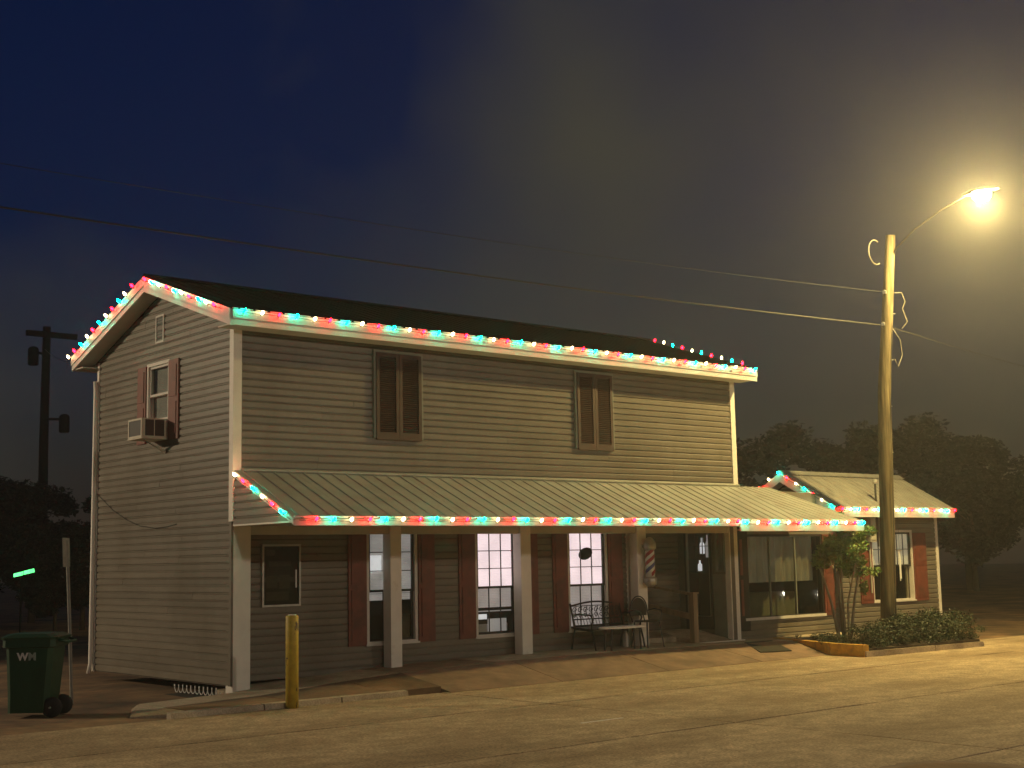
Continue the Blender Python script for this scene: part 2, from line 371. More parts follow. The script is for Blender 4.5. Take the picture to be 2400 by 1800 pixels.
walk = tag(MB().box(-.3, 13.4, -.2, 1.4, -.30, -.17).build('sidewalk', 'tar'), kind='structure')
def zpave(x, y):
    a = zs(x)
    if y > -.72: return a
    t = min(1, (-.72-y)/1.1); e = -.145 if x > 2.2 else -.10
    return a+(e-a)*t
cuts = [-1.35, 0.0, 1.15, 2.2, 3.95, 5.3, 6.7, 8.1, 9.5, 10.9, 12.2, 13.4]
for i, (a, b) in enumerate(zip(cuts, cuts[1:])):
    red = i in (3,)
    y1 = .5 if a >= 0 else -.05
    slab(zpave, 'paving_slab', 'concrete_red' if red else 'concrete', walk, a+.009, b-.009, -.715, y1, th=.25, seed=i)
apron = tag(MB().box(2.2, 13, -1.9, -.75, -.32, -.2).build('gutter_apron', 'tar'), kind='structure')
ac = [-1.35, 0.0, 1.3, 2.2, 4.2, 6.4, 8.6, 10.8]
for i, (a, b) in enumerate(zip(ac, ac[1:])):
    slab(zpave, 'apron_slab', 'dirt' if a < 2.2 else 'concrete_red', apron, a+.008, b-.008, -1.66 if a < 2.2 else -1.86, -.728, th=.2, seed=50+i)
kerb = tag(MB().box(-1.6, 1.6, -1.70, -1.64, -.3, -.2).build('kerb', 'tar'), kind='structure')
for i, (a, b) in enumerate(((-1.75, -.55), (-.53, .55), (.57, 1.58))):
    MB().prism([(a, -1.78, -.2), (a, -1.65, -.2), (a, -1.66, -.078), (a, -1.755, -.085)], [(b, -1.78, -.2), (b, -1.65, -.2), (b, -1.66, -.078), (b, -1.755, -.085)]).build('kerb_stone', 'concrete', kerb)
# flared left tip of the pavement
tip = [(-1.95, -1.12), (-1.37, -1.62), (-1.37, -.08), (-1.55, -.3)]
MB().prism([(x, y, -.21) for x, y in tip], [(x, y, -.155 if x < -1.5 else zpave(x, y)-.004) for x, y in tip]).build('paving_slab', 'concrete', walk)

# ------------------------------------------------------------------ two-storey building
L, D, G, OV = 10.315, 4.42, .27, .40
B = thing('two_storey_building', (0, 0, -.16), 'beige two-storey clapboard building with recessed porch and coloured lights along its roof', 'building')
PL, PF, PW = left(0), front(0), front(.3)
rz = lambda y: 4.75+.335*(y+OV) if y < 2.21 else 4.75+.335*(4.82-y)     # underside of rake
def gclip(z):
    if z < 4.76: return (0, D)
    t = (z-4.75)/.335; return (max(0, -OV+t+.0), min(D, 4.82-t))
gw = (1.925, 2.60, 3.454, 4.572)
siding(B, PL, .012, D-.012, 0, 56, [gw], gclip)
wall(B, PL, .11, D, -.02, 4.75, [gw])
gt = [(0.1, 4.75), (D, 4.75), (D, 4.86), (2.21, 5.6), (0.1, 4.9)]
MB().prism([(.004, y, z) for y, z in gt], [(.1, y, z) for y, z in gt]).build('wall', 'wallcore', B)
siding(B, PF, .085, L-.085, 2.80, 20)
wall(B, PF, .11, L, 2.6, 4.95)
wall(B, front(D), .0, L, -.02, 4.85, th=-.1, m='siding'); MB().box(L-.1, L-.002, 0.11, D-.01, 2.2, 4.8).build('wall', 'siding', B)
gt2 = [(0, 4.8), (D, 4.8), (2.21, 5.58)]
MB().prism([(L-.1, y, z) for y, z in gt2], [(L-.002, y, z) for y, z in gt2]).build('wall', 'siding', B)
MB().box(.7, L-.2, .95, D-.5, -.3, .06).build('foundation', 'wallcore', B)
MB().box(.12, L, .42, D-.12, 2.1, 2.25).build('floor_deck', 'wallcore', B)
# corner boards
MB().box(-.038, -.002, -.038, .07, 2.16, 4.80).build('corner_trim', 'trim', B)
MB().box(-.0018, .09, -.038, -.002, 2.79, 4.80).build('corner_trim', 'trim', B)
MB().box(-.036, -.002, D-.055, D+.01, -.02, 4.85).build('corner_trim', 'trim', B)
MB().box(L-.09, L+.03, -.036, -.002, 2.70, 4.80).build('corner_trim', 'trim', B)
MB().box(-.034, -.001, .0, .06, -.01, 2.155).build('corner_trim', 'siding', B)
MB().tube([(-.075, D+.0, 4.55), (-.075, D-.02, 4.4), (-.075, D-.02, .1), (-.11, D-.03, -.05)], .032, 8).build('downspout', 'trim', B, True)
# lower front wall
LW = [(2.36, 3.21, .42, 2.0456), (4.395, 5.195, .42, 2.0456), (6.35, 7.20, .42, 2.0456)]
siding(B, PW, .10, 7.70, .0138, 21, LW)
wall(B, PW, .0, 7.70, .02, 2.14, LW)
MB().box(7.70, 7.80, .28, .42, .05, 2.1).build('corner_trim', 'trim', B)
lit, dim, gry = 'blind_lit', 'blind_dim', 'blind_grey'
u0, u1 = LW[0][:2]
window(B, PW, *LW[0], 1.16, blinds=[('blind', gry, u0, u1, 1.12, 2.05, -.08), ('curtain', 'interior', u0, u1, .42, .80, -.09), ('blind', gry, u0, u1, 1.02, 1.115, -.075), ('posted_paper', 'paper_lit', u0+.06, u0+.28, 1.44, 1.68, -.045)])
u0, u1 = LW[1][:2]
window(B, PW, *LW[1], 1.155, blinds=[('blind', lit, u0, u1, 1.155, 2.05, -.08), ('blind', dim, u0, u1, .84, 1.15, -.09), ('curtain', 'blindgrey', u0, u1, .40, .58, -.2), ('window_shelf', gry, u0, u1, .775, .80, -.08), ('posted_paper', 'paper_lit', u0+.05, u0+.27, .66, .74, -.075), ('seat_back', gry, u0+.36, u0+.74, .46, .66, -.16)])
u0, u1 = LW[2][:2]
w3 = window(B, PW, *LW[2], 1.137, blinds=[('blind', lit, u0, u1, 1.137, 2.05, -.08), ('blind', dim, u0, u1, .42, 1.13, -.09)])
ov = [(6.79+.16*math.cos(t)*math.cos(.25)-.1*math.sin(t)*math.sin(.25), 1.655+.16*math.cos(t)*math.sin(.25)+.1*math.sin(t)*math.cos(.25)) for t in [2*math.pi*k/20 for k in range(20)]]
MB().prism([PW(a, -.03, b) for a, b in ov], [PW(a, -.04, b) for a, b in ov]).build('oval_sign', 'black', w3)
for (a, b) in ((2.0, 2.315), (3.255, 3.56), (4.03, 4.35), (5.24, 5.65), (5.98, 6.305), (7.245, 7.58)): shutter(B, PW, a, b, .385, 2.06)
# gable window, vent, shutters
window(B, PL, gw[0], gw[1], 3.72, gw[3], 4.12, cols=1, ru=1, rl=1, sm='winframe', blinds=[('blind', 'blindgrey', gw[0], gw[1], 3.7, 4.6, -.08)])
MB().pbox(PL, gw[0], gw[1], -.05, -.01, gw[2], 3.70).build('filler_panel', 'winframe', B)
shutter(B, PL, 1.575, 1.885, 3.41, 4.58, 'maroon'); shutter(B, PL, 2.64, 2.92, 3.41, 4.58, 'maroon')
v = frame(MB(), PL, 2.09, 2.36, 4.89, 5.31, .028, .0145, .035).build('gable_vent', 'winframe', B)
for k in range(9): MB().pbox(PL, 2.118, 2.332, .0145, .024, 4.925+k*.041, 4.95+k*.041).build('vent_slat', 'acdark', v)
# upper shuttered windows
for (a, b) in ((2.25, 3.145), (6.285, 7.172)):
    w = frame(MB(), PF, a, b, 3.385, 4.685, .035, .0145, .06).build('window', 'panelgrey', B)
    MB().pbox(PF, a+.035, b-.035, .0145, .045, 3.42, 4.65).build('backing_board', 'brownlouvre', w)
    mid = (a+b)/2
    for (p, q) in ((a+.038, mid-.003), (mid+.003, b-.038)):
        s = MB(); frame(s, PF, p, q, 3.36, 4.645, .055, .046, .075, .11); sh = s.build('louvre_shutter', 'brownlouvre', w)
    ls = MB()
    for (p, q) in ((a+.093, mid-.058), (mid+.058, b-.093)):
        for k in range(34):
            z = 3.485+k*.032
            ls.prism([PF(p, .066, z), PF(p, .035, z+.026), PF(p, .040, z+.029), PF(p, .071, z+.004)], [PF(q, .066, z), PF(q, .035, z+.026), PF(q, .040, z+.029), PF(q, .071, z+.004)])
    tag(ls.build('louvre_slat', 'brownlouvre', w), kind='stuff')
# main roof
def rs(y): return 4.975+.335*(y+OV) if y < 2.21 else 4.975+.335*(4.82-y)
roof = MB().prism([(-G+.02, -OV+.02, rs(-OV)-.09), (-G+.02, 2.21, rs(2.21)-.09), (-G+.02, 4.80, rs(4.8)-.09), (-G+.02, 4.80, rs(4.8)), (-G+.02, 2.21, rs(2.21)), (-G+.02, -OV+.02, rs(-OV+.02))],
                  [(L+.18, -OV+.02, rs(-OV)-.09), (L+.18, 2.21, rs(2.21)-.09), (L+.18, 4.80, rs(4.8)-.09), (L+.18, 4.80, rs(4.8)), (L+.18, 2.21, rs(2.21)), (L+.18, -OV+.02, rs(-OV+.02))]).build('roof', 'darkroof', B)
n = 12
for i in range(n):
    a = -G-.02+(L+.2+G+.04)*i/n; b = -G-.02+(L+.2+G+.04)*(i+1)/n
    m = MB(); ribbed(m, (a, -OV-.05, rs(-OV-.05)+.012), (b, -OV-.05, rs(-OV-.05)+.012), (b, 2.21, rs(2.21)+.012), (a, 2.21, rs(2.21)+.012), 4); m.build('roof_panel', 'darkroof', roof)
    m = MB(); ribbed(m, (a, 4.87, rs(4.87)+.012), (b, 4.87, rs(4.87)+.012), (b, 2.21, rs(2.21)+.012), (a, 2.21, rs(2.21)+.012), 4); m.build('roof_panel', 'darkroof', roof)
MB().prism([(-G-.03, 2.05, rs(2.05)+.045), (-G-.03, 2.21, rs(2.21)+.06), (-G-.03, 2.37, rs(2.37)+.045), (-G-.03, 2.21, rs(2.21)+.045)], [(L+.21, 2.05, rs(2.05)+.045), (L+.21, 2.21, rs(2.21)+.06), (L+.21, 2.37, rs(2.37)+.045), (L+.21, 2.21, rs(2.21)+.045)]).build('ridge_cap', 'darkroof', roof)
# fascias: an upper drip board proud of the lower one
MB().box(-G, L+.2, -OV-.025, -OV+.005, 4.755, 4.975).build('fascia', 'fascia', B)
MB().box(-G-.004, L+.204, -OV-.042, -OV-.026, 4.845, 4.985).build('fascia', 'fascia', B)
MB().box(-G, L+.2, -OV+.006, -.03, 4.765, 4.785).build('soffit', 'soffit', B)
MB().box(-G, L+.2, D+.03, 4.80, 4.765, 4.785).build('soffit', 'soffit', B)
MB().box(-G, L+.2, 4.80, 4.83, 4.755, 4.975).build('fascia', 'fascia', B)
for (xa, xb, sgn) in ((-G-.03, -G-.002, -1), (L+.202, L+.23, 1)):
    for (y0, y1) in ((-OV-.025, 2.21), (2.21, 4.83)):
        lo = lambda y: rz(y)+.005; hi = lambda y: rs(y)-.003
        MB().prism([(xa, y0, lo(y0)), (xa, y1, lo(y1)), (xa, y1, hi(y1)), (xa, y0, hi(y0))], [(xb, y0, lo(y0)), (xb, y1, lo(y1)), (xb, y1, hi(y1)), (xb, y0, hi(y0))]).build('rake_board', 'fascia', B)
        x2, x3 = (xa-.016, xa-.001) if sgn < 0 else (xb+.001, xb+.016)
        MB().prism([(x2, y0, hi(y0)-.13), (x2, y1, hi(y1)-.13), (x2, y1, hi(y1)+.01), (x2, y0, hi(y0)+.01)], [(x3, y0, hi(y0)-.13), (x3, y1, hi(y1)-.13), (x3, y1, hi(y1)+.01), (x3, y0, hi(y0)+.01)]).build('rake_board', 'fascia', B)
    xs0, xs1 = (-G, -.016) if sgn < 0 else (L, L+.2)
    for (y0, y1) in ((-OV+.01, 2.21), (2.21, 4.80)):
        MB().prism([(xs0, y0, rz(y0)+.02), (xs0, y1, rz(y1)+.02), (xs0, y1, rz(y1)+.04), (xs0, y0, rz(y0)+.04)], [(xs1, y0, rz(y0)+.02), (xs1, y1, rz(y1)+.02), (xs1, y1, rz(y1)+.04), (xs1, y0, rz(y0)+.04)]).build('soffit', 'soffit', B)
# porch roof
PR = lambda y: 2.862+.45*y
PR2 = lambda y: 2.164+.34*(y+1.55)
prf = MB().prism([(.03, -1.50, PR(-1.5)-.075), (.03, -.03, PR(-.03)-.075), (.03, -.03, PR(-.03)-.02), (.03, -1.50, PR(-1.5)-.02)], [(10.3, -1.50, PR(-1.5)-.075), (10.3, -.03, PR(-.03)-.075), (10.3, -.03, PR(-.03)-.02), (10.3, -1.50, PR(-1.5)-.02)]).build('porch_roof', 'wallcore', B)
n = 11
for i in range(n):
    a, b = -.02+10.34*i/n, -.02+10.34*(i+1)/n
    m = MB(); ribbed(m, (a, -1.61, PR(-1.61)+.002*(i % 2)), (b, -1.61, PR(-1.61)+.002*(i % 2)), (b, -.016, PR(-.016)+.002*(i % 2)), (a, -.016, PR(-.016)+.002*(i % 2)), 4); m.build('roof_panel', 'metalroof', prf)
MB().prism([(.09, -.022, 2.78), (.09, -.115, PR(-.115)+.035), (.09, -.115, PR(-.115)+.043), (.09, -.022, 2.885)], [(L, -.022, 2.78), (L, -.115, PR(-.115)+.035), (L, -.115, PR(-.115)+.043), (L, -.022, 2.885)]).build('flashing', 'metalroof', prf)
MB().box(-.01, 8.53, -1.582, -1.555, 2.055, 2.175).build('fascia', 'fascia', B)
MB().box(-.02, -.003, -1.58, -.02, 2.095, 2.118).build('soffit', 'trim', B)
MB().box(0, 7.82, -1.553, .42, 2.098, 2.118).build('soffit', 'soffit', B)
MB().box(7.821, 10.32, -1.553, 1.4, 2.098, 2.118).build('soffit', 'soffit', B)
MB().box(0.02, 10.3, .03, .16, 1.985, 2.096).build('porch_beam', 'soffit', B)
siding(B, left(0), -1.50, -.026, 2.119, 7, clip=lambda z: ((z+.03-2.862)/.45, 9))
tw = [(-1.5, 2.12), (-.02, 2.12), (-.02, PR(-.02)-.03), (-1.5, PR(-1.5)-.03)]
MB().prism([(.004, y, z) for y, z in tw], [(.03, y, z) for y, z in tw]).build('wall', 'wallcore', B)
MB().prism([(-.032, -1.58, PR(-1.58)-.085), (-.032, -.03, PR(-.03)-.085), (-.032, -.03, PR(-.03)-.006), (-.032, -1.58, PR(-1.58)-.006)], [(-.015, -1.58, PR(-1.58)-.085), (-.015, -.03, PR(-.03)-.085), (-.015, -.03, PR(-.03)-.006), (-.015, -1.58, PR(-1.58)-.006)]).build('rake_board', 'fascia', B)
for (x0, x1, y1) in ((.0, .262, .19), (2.563, 2.757, .19), (5.072, 5.282, .19), (7.69, 7.91, .19), (10.083, 10.306, .12)):
    zb = zs((x0+x1)/2)-.05
    p = MB().box(x0+.001, x1, .002, y1, zb, 2.096).build('porch_post', 'trim', B)
# door recess
PB = front(1.3); PR_ = left(10.10)
siding(B, PB, 7.82, 10.09, .25, 18, [(8.25, 9.15, .2, 2.05)])
wall(B, PB, 7.8, 10.1, .0, 2.1, [(8.25, 9.15, .2, 2.05)])
d = MB().pbox(PB, 8.29, 9.11, -.06, -.02, .22, 2.02).build('door', 'doorgreen', B)
frame(MB(), PB, 8.25, 9.15, .2, 2.05, .04, -.08, .03).build('door_frame', 'panelgrey', d)
for (a, b, c, e) in ((8.37, 8.66, .36, .95), (8.74, 9.03, .36, .95), (8.37, 8.66, 1.07, 1.9), (8.74, 9.03, 1.07, 1.9)): MB().pbox(PB, a, b, -.019, -.008, c, e).build('raised_panel', 'doorgreen', d)
MB().lathe((8.40, 1.33, 1.02), [(.012, 0), (.012, .05), (.03, .06), (.03, .085), (.015, .1)], 10, (0, -1, 0)).build('door_knob', 'galv', d)
RO = [(.45, 1.12, .24, 2.06), (.15, .36, 1.28, 2.06)]
wall(B, PR_, .0, 1.3, .0, 2.1, RO, m='siding')
gd = frame(MB(), PR_, .45, 1.12, .24, 2.06, .05, -.06, .02, .24).build('glass_door', 'doorgreen', B)
frame(MB(), PR_, .50, 1.07, .47, 2.01, .014, -.03, .024).build('door_edge', 'panelgrey', gd)
g2 = MB()
for k in (1, 2): g2.pbox(PR_, .51+.555*k/3-.006, .51+.555*k/3+.006, -.03, -.015, 1.28, 2.0)
for k in range(3): g2.pbox(PR_, .51, 1.06, -.03, -.016, 1.28+.24*k-.006, 1.28+.24*k+.006)
g2.build('muntin', 'darkframe', gd)
for i in range(3):
    for j in range(3): MB().pbox(PR_, .51+.185*i, .51+.185*(i+1), -.036, -.031, 1.28+.243*j, 1.28+.243*(j+1)).build('pane', 'glass', gd)
MB().pbox(PR_, .50, 1.07, -.036, -.031, .48, 1.28).build('pane', 'glass_dark', gd)
MB().pbox(PR_, .40, 1.16, -.6, -.58, .2, 2.1).build('room_backdrop', 'room_glow', gd)
rb = MB().pbox(PR_, .1, .11, -.6, -.11, .2, 2.1).pbox(PR_, 1.17, 1.18, -.6, -.11, .2, 2.1).pbox(PR_, .1, 1.18, -.6, -.11, .2, .21).pbox(PR_, .1, 1.18, -.6, -.11, 2.09, 2.1).pbox(PR_, .11, .40, -.6, -.58, .2, 2.1)
rb.build('room_recess', 'interior', gd)
for (y, z, h, r) in ((.62, 1.30, .25, .035), (.72, 1.30, .33, .03), (.80, 1.55, .42, .035), (.93, 1.62, .3, .045), (.6, 1.72, .22, .03), (1.0, 1.3, .2, .04)):
    MB().lathe((10.38, y, z), [(r, 0), (r, h*.6), (r*.4, h*.75), (r*.4, h)], 8).build('shelf_bottle', 'paper_lit' if r > .036 else 'blind_grey', gd)
sd = frame(MB(), PR_, .15, .36, 1.28, 2.06, .03, -.06, .02).build('side_light', 'panelgrey', B)
MB().pbox(PR_, .18, .33, -.03, -.026, 1.31, 2.03).build('pane', 'glass', sd); MB().pbox(PR_, .12, .39, -.105, -.08, 1.25, 2.08).build('blind', 'blindgrey', sd)
MB().pbox(PR_, .12, .42, .002, .03, .12, 1.24).build('panel', 'panelgrey', B)
# ramp
MB().prism([(9.12, -.03, .0), (9.12, 1.29, .0), (9.12, 1.29, .235), (9.12, .8, .225), (9.12, -.03, .062)], [(10.09, -.03, .0), (10.09, 1.29, .0), (10.09, 1.29, .235), (10.09, .8, .225), (10.09, -.03, .062)]).build('ramp', 'concrete', B)
MB().box(7.82, 9.12, .5, 1.29, -.1, .16).build('porch_floor', 'concrete', B)
MB().box(9.10, 10.32, -.075, -.031, .0, .068).build('ramp_kerb', 'trim', B)

# ------------------------------------------------------------------ single-storey wing
X0, XE, YA = 13.70, 17.57, .50
Wg = thing('single_storey_wing', (10.4, .15, -.16), 'single-storey clapboard wing with big shop window and metal gable roof behind the utility pole', 'building')
PS, PA, PG = front(.15), front(YA), left(X0)
SO = (10.62, 12.93, .427, 1.93)
siding(Wg, PS, 10.33, 13.42, .427-CH*4, 21, [SO]); wall(Wg, PS, 10.33, 13.42, -.05, 2.15, [SO])
w = frame(MB(), PS, SO[0]-.03, SO[1]+.03, SO[2]-.03, SO[3]+.03, .045, -.06, .03).build('shop_window', 'darkframe', Wg)
MB().pbox(PS, SO[0]-.05, SO[1]+.05, .0302, .06, SO[2]-.05, SO[2]+.0).build('sill', 'winframe', w)
for k in (1, 2): MB().pbox(PS, SO[0]+(SO[1]-SO[0])*k/3-.012, SO[0]+(SO[1]-SO[0])*k/3+.012, -.04, .0, SO[2]+.015, SO[3]-.015).build('mullion', 'panelgrey', w)
for k in range(3): MB().pbox(PS, SO[0]+.015+(SO[1]-SO[0]-.03)*k/3, SO[0]+.015+(SO[1]-SO[0]-.03)*(k+1)/3, -.03, -.025, SO[2]+.015, SO[3]-.015).build('pane', 'glass_dark', w)
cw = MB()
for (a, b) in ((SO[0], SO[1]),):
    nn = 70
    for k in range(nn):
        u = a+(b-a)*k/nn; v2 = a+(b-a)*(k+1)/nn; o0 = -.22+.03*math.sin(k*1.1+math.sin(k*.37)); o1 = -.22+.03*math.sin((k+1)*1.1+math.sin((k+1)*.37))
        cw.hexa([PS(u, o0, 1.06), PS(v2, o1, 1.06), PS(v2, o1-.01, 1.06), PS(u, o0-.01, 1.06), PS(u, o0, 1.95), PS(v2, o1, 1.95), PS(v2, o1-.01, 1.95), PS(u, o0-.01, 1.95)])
cw.build('curtain', 'curtain_painted_glow', w)
rb = MB().pbox(PS, SO[0]-.1, SO[1]+.1, -1.22, -1.2, .2, 2.1).pbox(PS, SO[0]-.1, SO[0]-.08, -1.2, -.11, .2, 2.1).pbox(PS, SO[1]+.08, SO[1]+.1, -1.2, -.11, .2, 2.1).pbox(PS, SO[0]-.1, SO[1]+.1, -1.2, -.11, 2.08, 2.1).pbox(PS, SO[0]-.1, SO[1]+.1, -1.2, -.11, .2, .22)
rb.build('room_recess', 'interior', w)
MB().pbox(PS, 11.2, 12.6, -.8, -.4, .25, .86).build('display_counter', 'panelgrey', w)
shutter(Wg, PS, 10.42, 10.585, .39, 1.95); shutter(Wg, PS, 12.97, 13.29, .39, 1.95)
MB().box(10.33, 13.69, .16, 2.6, 2.15, 2.25).build('flat_roof', 'darkroof', Wg)
MB().box(13.42, 13.52, .148, .60, -.05, 2.15).build('wall', 'siding', Wg)
# shop roof with deep fascia
sr = MB().prism([(10.33, -1.5, PR2(-1.5)-.08), (10.33, .5, PR2(.5)-.08), (10.33, .5, PR2(.5)-.02), (10.33, -1.5, PR2(-1.5)-.02)], [(11.93, -1.5, PR2(-1.5)-.08), (11.93, .5, PR2(.5)-.08), (11.93, .5, PR2(.5)-.02), (11.93, -1.5, PR2(-1.5)-.02)]).build('shop_roof', 'wallcore', Wg)
for i in range(2):
    a, b = 10.325+.82*i, 10.325+.82*(i+1)
    m = MB(); ribbed(m, (a, -1.61, PR2(-1.61)), (b, -1.61, PR2(-1.61)), (b, .55, PR2(.55)), (a, .55, PR2(.55)), 4); m.build('roof_panel', 'metalroof', sr)
MB().box(8.532, 11.95, -1.586, -1.557, 1.972, 2.172).build('fascia', 'fascia', Wg)
MB().box(11.95, 11.975, -1.586, .5, 1.99, 2.16).build('fascia', 'fascia', Wg)
MB().box(10.33, 11.95, -1.553, .14, 2.03, 2.05).build('soffit', 'soffit', Wg)
MB().prism([(10.34, .53, 2.2), (10.34, .55, 2.2), (10.34, .55, PR2(.55)-.03), (10.34, .53, PR2(.53)-.03)], [(13.6, .53, 2.2), (13.6, .55, 2.2), (13.6, .55, 2.78), (13.6, .53, 2.78)]).build('wall', 'siding', Wg)
# annex walls
AO = (15.14, 16.575, .587, 2.009)
siding(Wg, PA, X0-.17, XE-.05, .587-CH*6, 24, [AO]); wall(Wg, PA, X0-.17, XE, -.05, 2.42, [AO])
MB().box(XE-.055, XE+.03, YA-.036, YA-.002, -.05, 2.42).build('corner_trim', 'trim', Wg)
MB().box(XE-.1, XE-.002, YA+.003, 2.34, -.05, 2.42).build('wall', 'siding', Wg); MB().box(X0, XE-.1, 2.24, 2.34, -.05, 2.42).build('wall', 'siding', Wg)
window(Wg, PA, *AO, 1.30, cols=6, ru=2, rl=0, blinds=[('blind', 'blind_warm', AO[0], AO[1], 1.30, 2.02, -.08)])
ww = [o for o in COL.objects if o.name.startswith('window') and o.parent == Wg][-1]
for k in range(2): MB().pbox(PA, AO[0]+.06+.66*k, AO[0]+.66+.66*k+.0, -.05, -.045, .62, 1.28).build('pane', 'glass_dark', ww)
MB().pbox(PA, 15.80, 15.84, -.05, .0, .6, 1.3).build('mullion', 'winframe', ww); MB().pbox(PA, 16.42, 16.49, -.07, -.05, .6, 1.3).build('curtain', 'curtain', ww)
shutter(Wg, PA, 14.66, 15.10, .54, 1.98); shutter(Wg, PA, 16.615, 17.10, .54, 1.98)
# annex roof
XR0, XR1, YE, YR = 13.42, 17.66, .10, 1.42
AZ = lambda y: 2.52+.565*(y-YE) if y < YR else 2.52+.565*(2*YR-YE-y)
AL = lambda y: AZ(y)-.20
ar = MB().prism([(XR0+.02, YE+.02, AZ(YE)-.08), (XR0+.02, YR, AZ(YR)-.08), (XR0+.02, 2*YR-YE, AZ(YE)-.08), (XR0+.02, 2*YR-YE, AZ(YE)-.02), (XR0+.02, YR, AZ(YR)-.02), (XR0+.02, YE+.02, AZ(YE)-.02)],
                [(XR1-.02, YE+.02, AZ(YE)-.08), (XR1-.02, YR, AZ(YR)-.08), (XR1-.02, 2*YR-YE, AZ(YE)-.08), (XR1-.02, 2*YR-YE, AZ(YE)-.02), (XR1-.02, YR, AZ(YR)-.02), (XR1-.02, YE+.02, AZ(YE)-.02)]).build('roof', 'wallcore', Wg)
for i in range(5):
    a, b = XR0-.02+(XR1-XR0+.04)*i/5, XR0-.02+(XR1-XR0+.04)*(i+1)/5
    m = MB(); ribbed(m, (a, YE-.06, AZ(YE-.06)), (b, YE-.06, AZ(YE-.06)), (b, YR, AZ(YR)), (a, YR, AZ(YR)), 4); m.build('roof_panel', 'metalroof_grey', ar)
    m = MB(); ribbed(m, (a, 2*YR-YE+.06, AZ(YE-.06)), (b, 2*YR-YE+.06, AZ(YE-.06)), (b, YR, AZ(YR)), (a, YR, AZ(YR)), 4); m.build('roof_panel', 'metalroof_grey', ar)
MB().prism([(XR0-.03, YR-.14, AZ(YR-.14)+.032), (XR0-.03, YR, AZ(YR)+.045), (XR0-.03, YR+.14, AZ(YR+.14)+.032), (XR0-.03, YR, AZ(YR)+.03)], [(XR1+.03, YR-.14, AZ(YR-.14)+.032), (XR1+.03, YR, AZ(YR)+.045), (XR1+.03, YR+.14, AZ(YR+.14)+.032), (XR1+.03, YR, AZ(YR)+.03)]).build('ridge_cap', 'metalroof_grey', ar)
MB().box(XR0, XR1, YE-.03, YE-.002, 2.30, 2.515).build('fascia', 'fascia', Wg)
MB().box(XR0+.02, XR1-.02, YE+.001, YA-.02, 2.34, 2.36).build('soffit', 'soffit', Wg)
for (xa, xb) in ((XR0-.028, XR0-.001), (XR1+.001, XR1+.028)):
    for (y0, y1) in ((YE-.03, YR), (YR, 2*YR-YE)):
        MB().prism([(xa, y0, AL(y0)), (xa, y1, AL(y1)), (xa, y1, AZ(y1)-.008), (xa, y0, AZ(y0)-.008)], [(xb, y0, AL(y0)), (xb, y1, AL(y1)), (xb, y1, AZ(y1)-.008), (xb, y0, AZ(y0)-.008)]).build('rake_board', 'fascia', Wg)
for (y0, y1) in ((YE+.01, YR), (YR, 2*YR-YE-.02)):
    MB().prism([(XR0, y0, AL(y0)+.02), (XR0, y1, AL(y1)+.02), (XR0, y1, AL(y1)+.035), (XR0, y0, AL(y0)+.035)], [(X0-.016, y0, AL(y0)+.02), (X0-.016, y1, AL(y1)+.02), (X0-.016, y1, AL(y1)+.035), (X0-.016, y0, AL(y0)+.035)]).build('soffit', 'trim', Wg)
siding(Wg, PG, YA+.02, 2.34, 1.95, 12, clip=lambda z: (-9, 9) if z < 2.34 else (YE+(z-2.30)/.565, 2*YR-YE-(z-2.30)/.565))
gt = [(YA, 1.9), (2.34, 1.9), (2.34, 2.42), (YR, 3.05), (YA, 2.5)]
MB().prism([(X0+.004, y, z) for y, z in gt], [(X0+.1, y, z) for y, z in gt]).build('wall', 'wallcore', Wg)

# ------------------------------------------------------------------ strings of coloured bulbs
def bulbmesh(col):
    return MB().lathe((0, 0, 0), [(.009, -.014), (.017, .004), (.0205, .020), (.016, .038), (.006, .050)], 9).mesh('bulb', 'bulb_'+col, smooth=True)
BM = {c: bulbmesh(c) for c in ('red', 'green', 'white')}
SOCK = MB().lathe((0, 0, 0), [(.011, -.035), (.011, -.008)], 6).mesh('socket', 'black')
def string(label, pts, seq, first, spacing=.27, out=(0, -1, 0), tilt=.9, end=None):
    """bulbs every `spacing` metres along a polyline, starting `first` metres in"""
    pts = [Vector(p) for p in pts]; out = Vector(out)
    t = thing('string_of_lights', tuple(pts[0]), label, 'string lights', 'strings of red green and white bulbs along the roof edges')
    base = pts[0]; w = []
    for a, b in zip(pts, pts[1:]):
        k = max(1, int((b-a).length/.09))
        for i in range(k):
            p = a.lerp(b, i/k); w.append(p+Vector((0, 0, -.012*abs(math.sin(i*.6)))))
    w.append(pts[-1]); MB().tube(w, .004, 4).build('wire', 'black', t)
    tot = sum((b-a).length for a, b in zip(pts, pts[1:])); s = first; i = 0
    while s <= tot+1e-4 and (end is None or i < end):
        d = s
        for a, b in zip(pts, pts[1:]):
            l = (b-a).length
            if d <= l+1e-5: p = a+(b-a)*(d/l); break
            d -= l
        jit = Vector((random.uniform(-.012, .012),)*1+(0, random.uniform(-.006, .01)))
        ax = (out+Vector((random.uniform(-.15, .15), random.uniform(-.1, .1), tilt+random.uniform(-.15, .2)))).normalized()
        q = Vector((0, 0, 1)).rotation_difference(ax)
        o = bpy.data.objects.new('bulb', BM[seq[i % len(seq)]]); COL.objects.link(o); o.parent = t; o.location = p-base+jit+ax*.006; o.rotation_mode = 'QUATERNION'; o.rotation_quaternion = q
        so = bpy.data.objects.new('socket', SOCK); COL.objects.link(so); so.parent = o
        s += spacing; i += 1
GWR = ['green', 'white', 'red']; RGW = ['red', 'green', 'white']
ye, ze = -OV-.088, 4.93
string('string of red, green and white bulbs along the long upper front eave', [(-.20, ye, ze), (L+.2, ye, ze)], GWR, .07)
xr = -G-.092
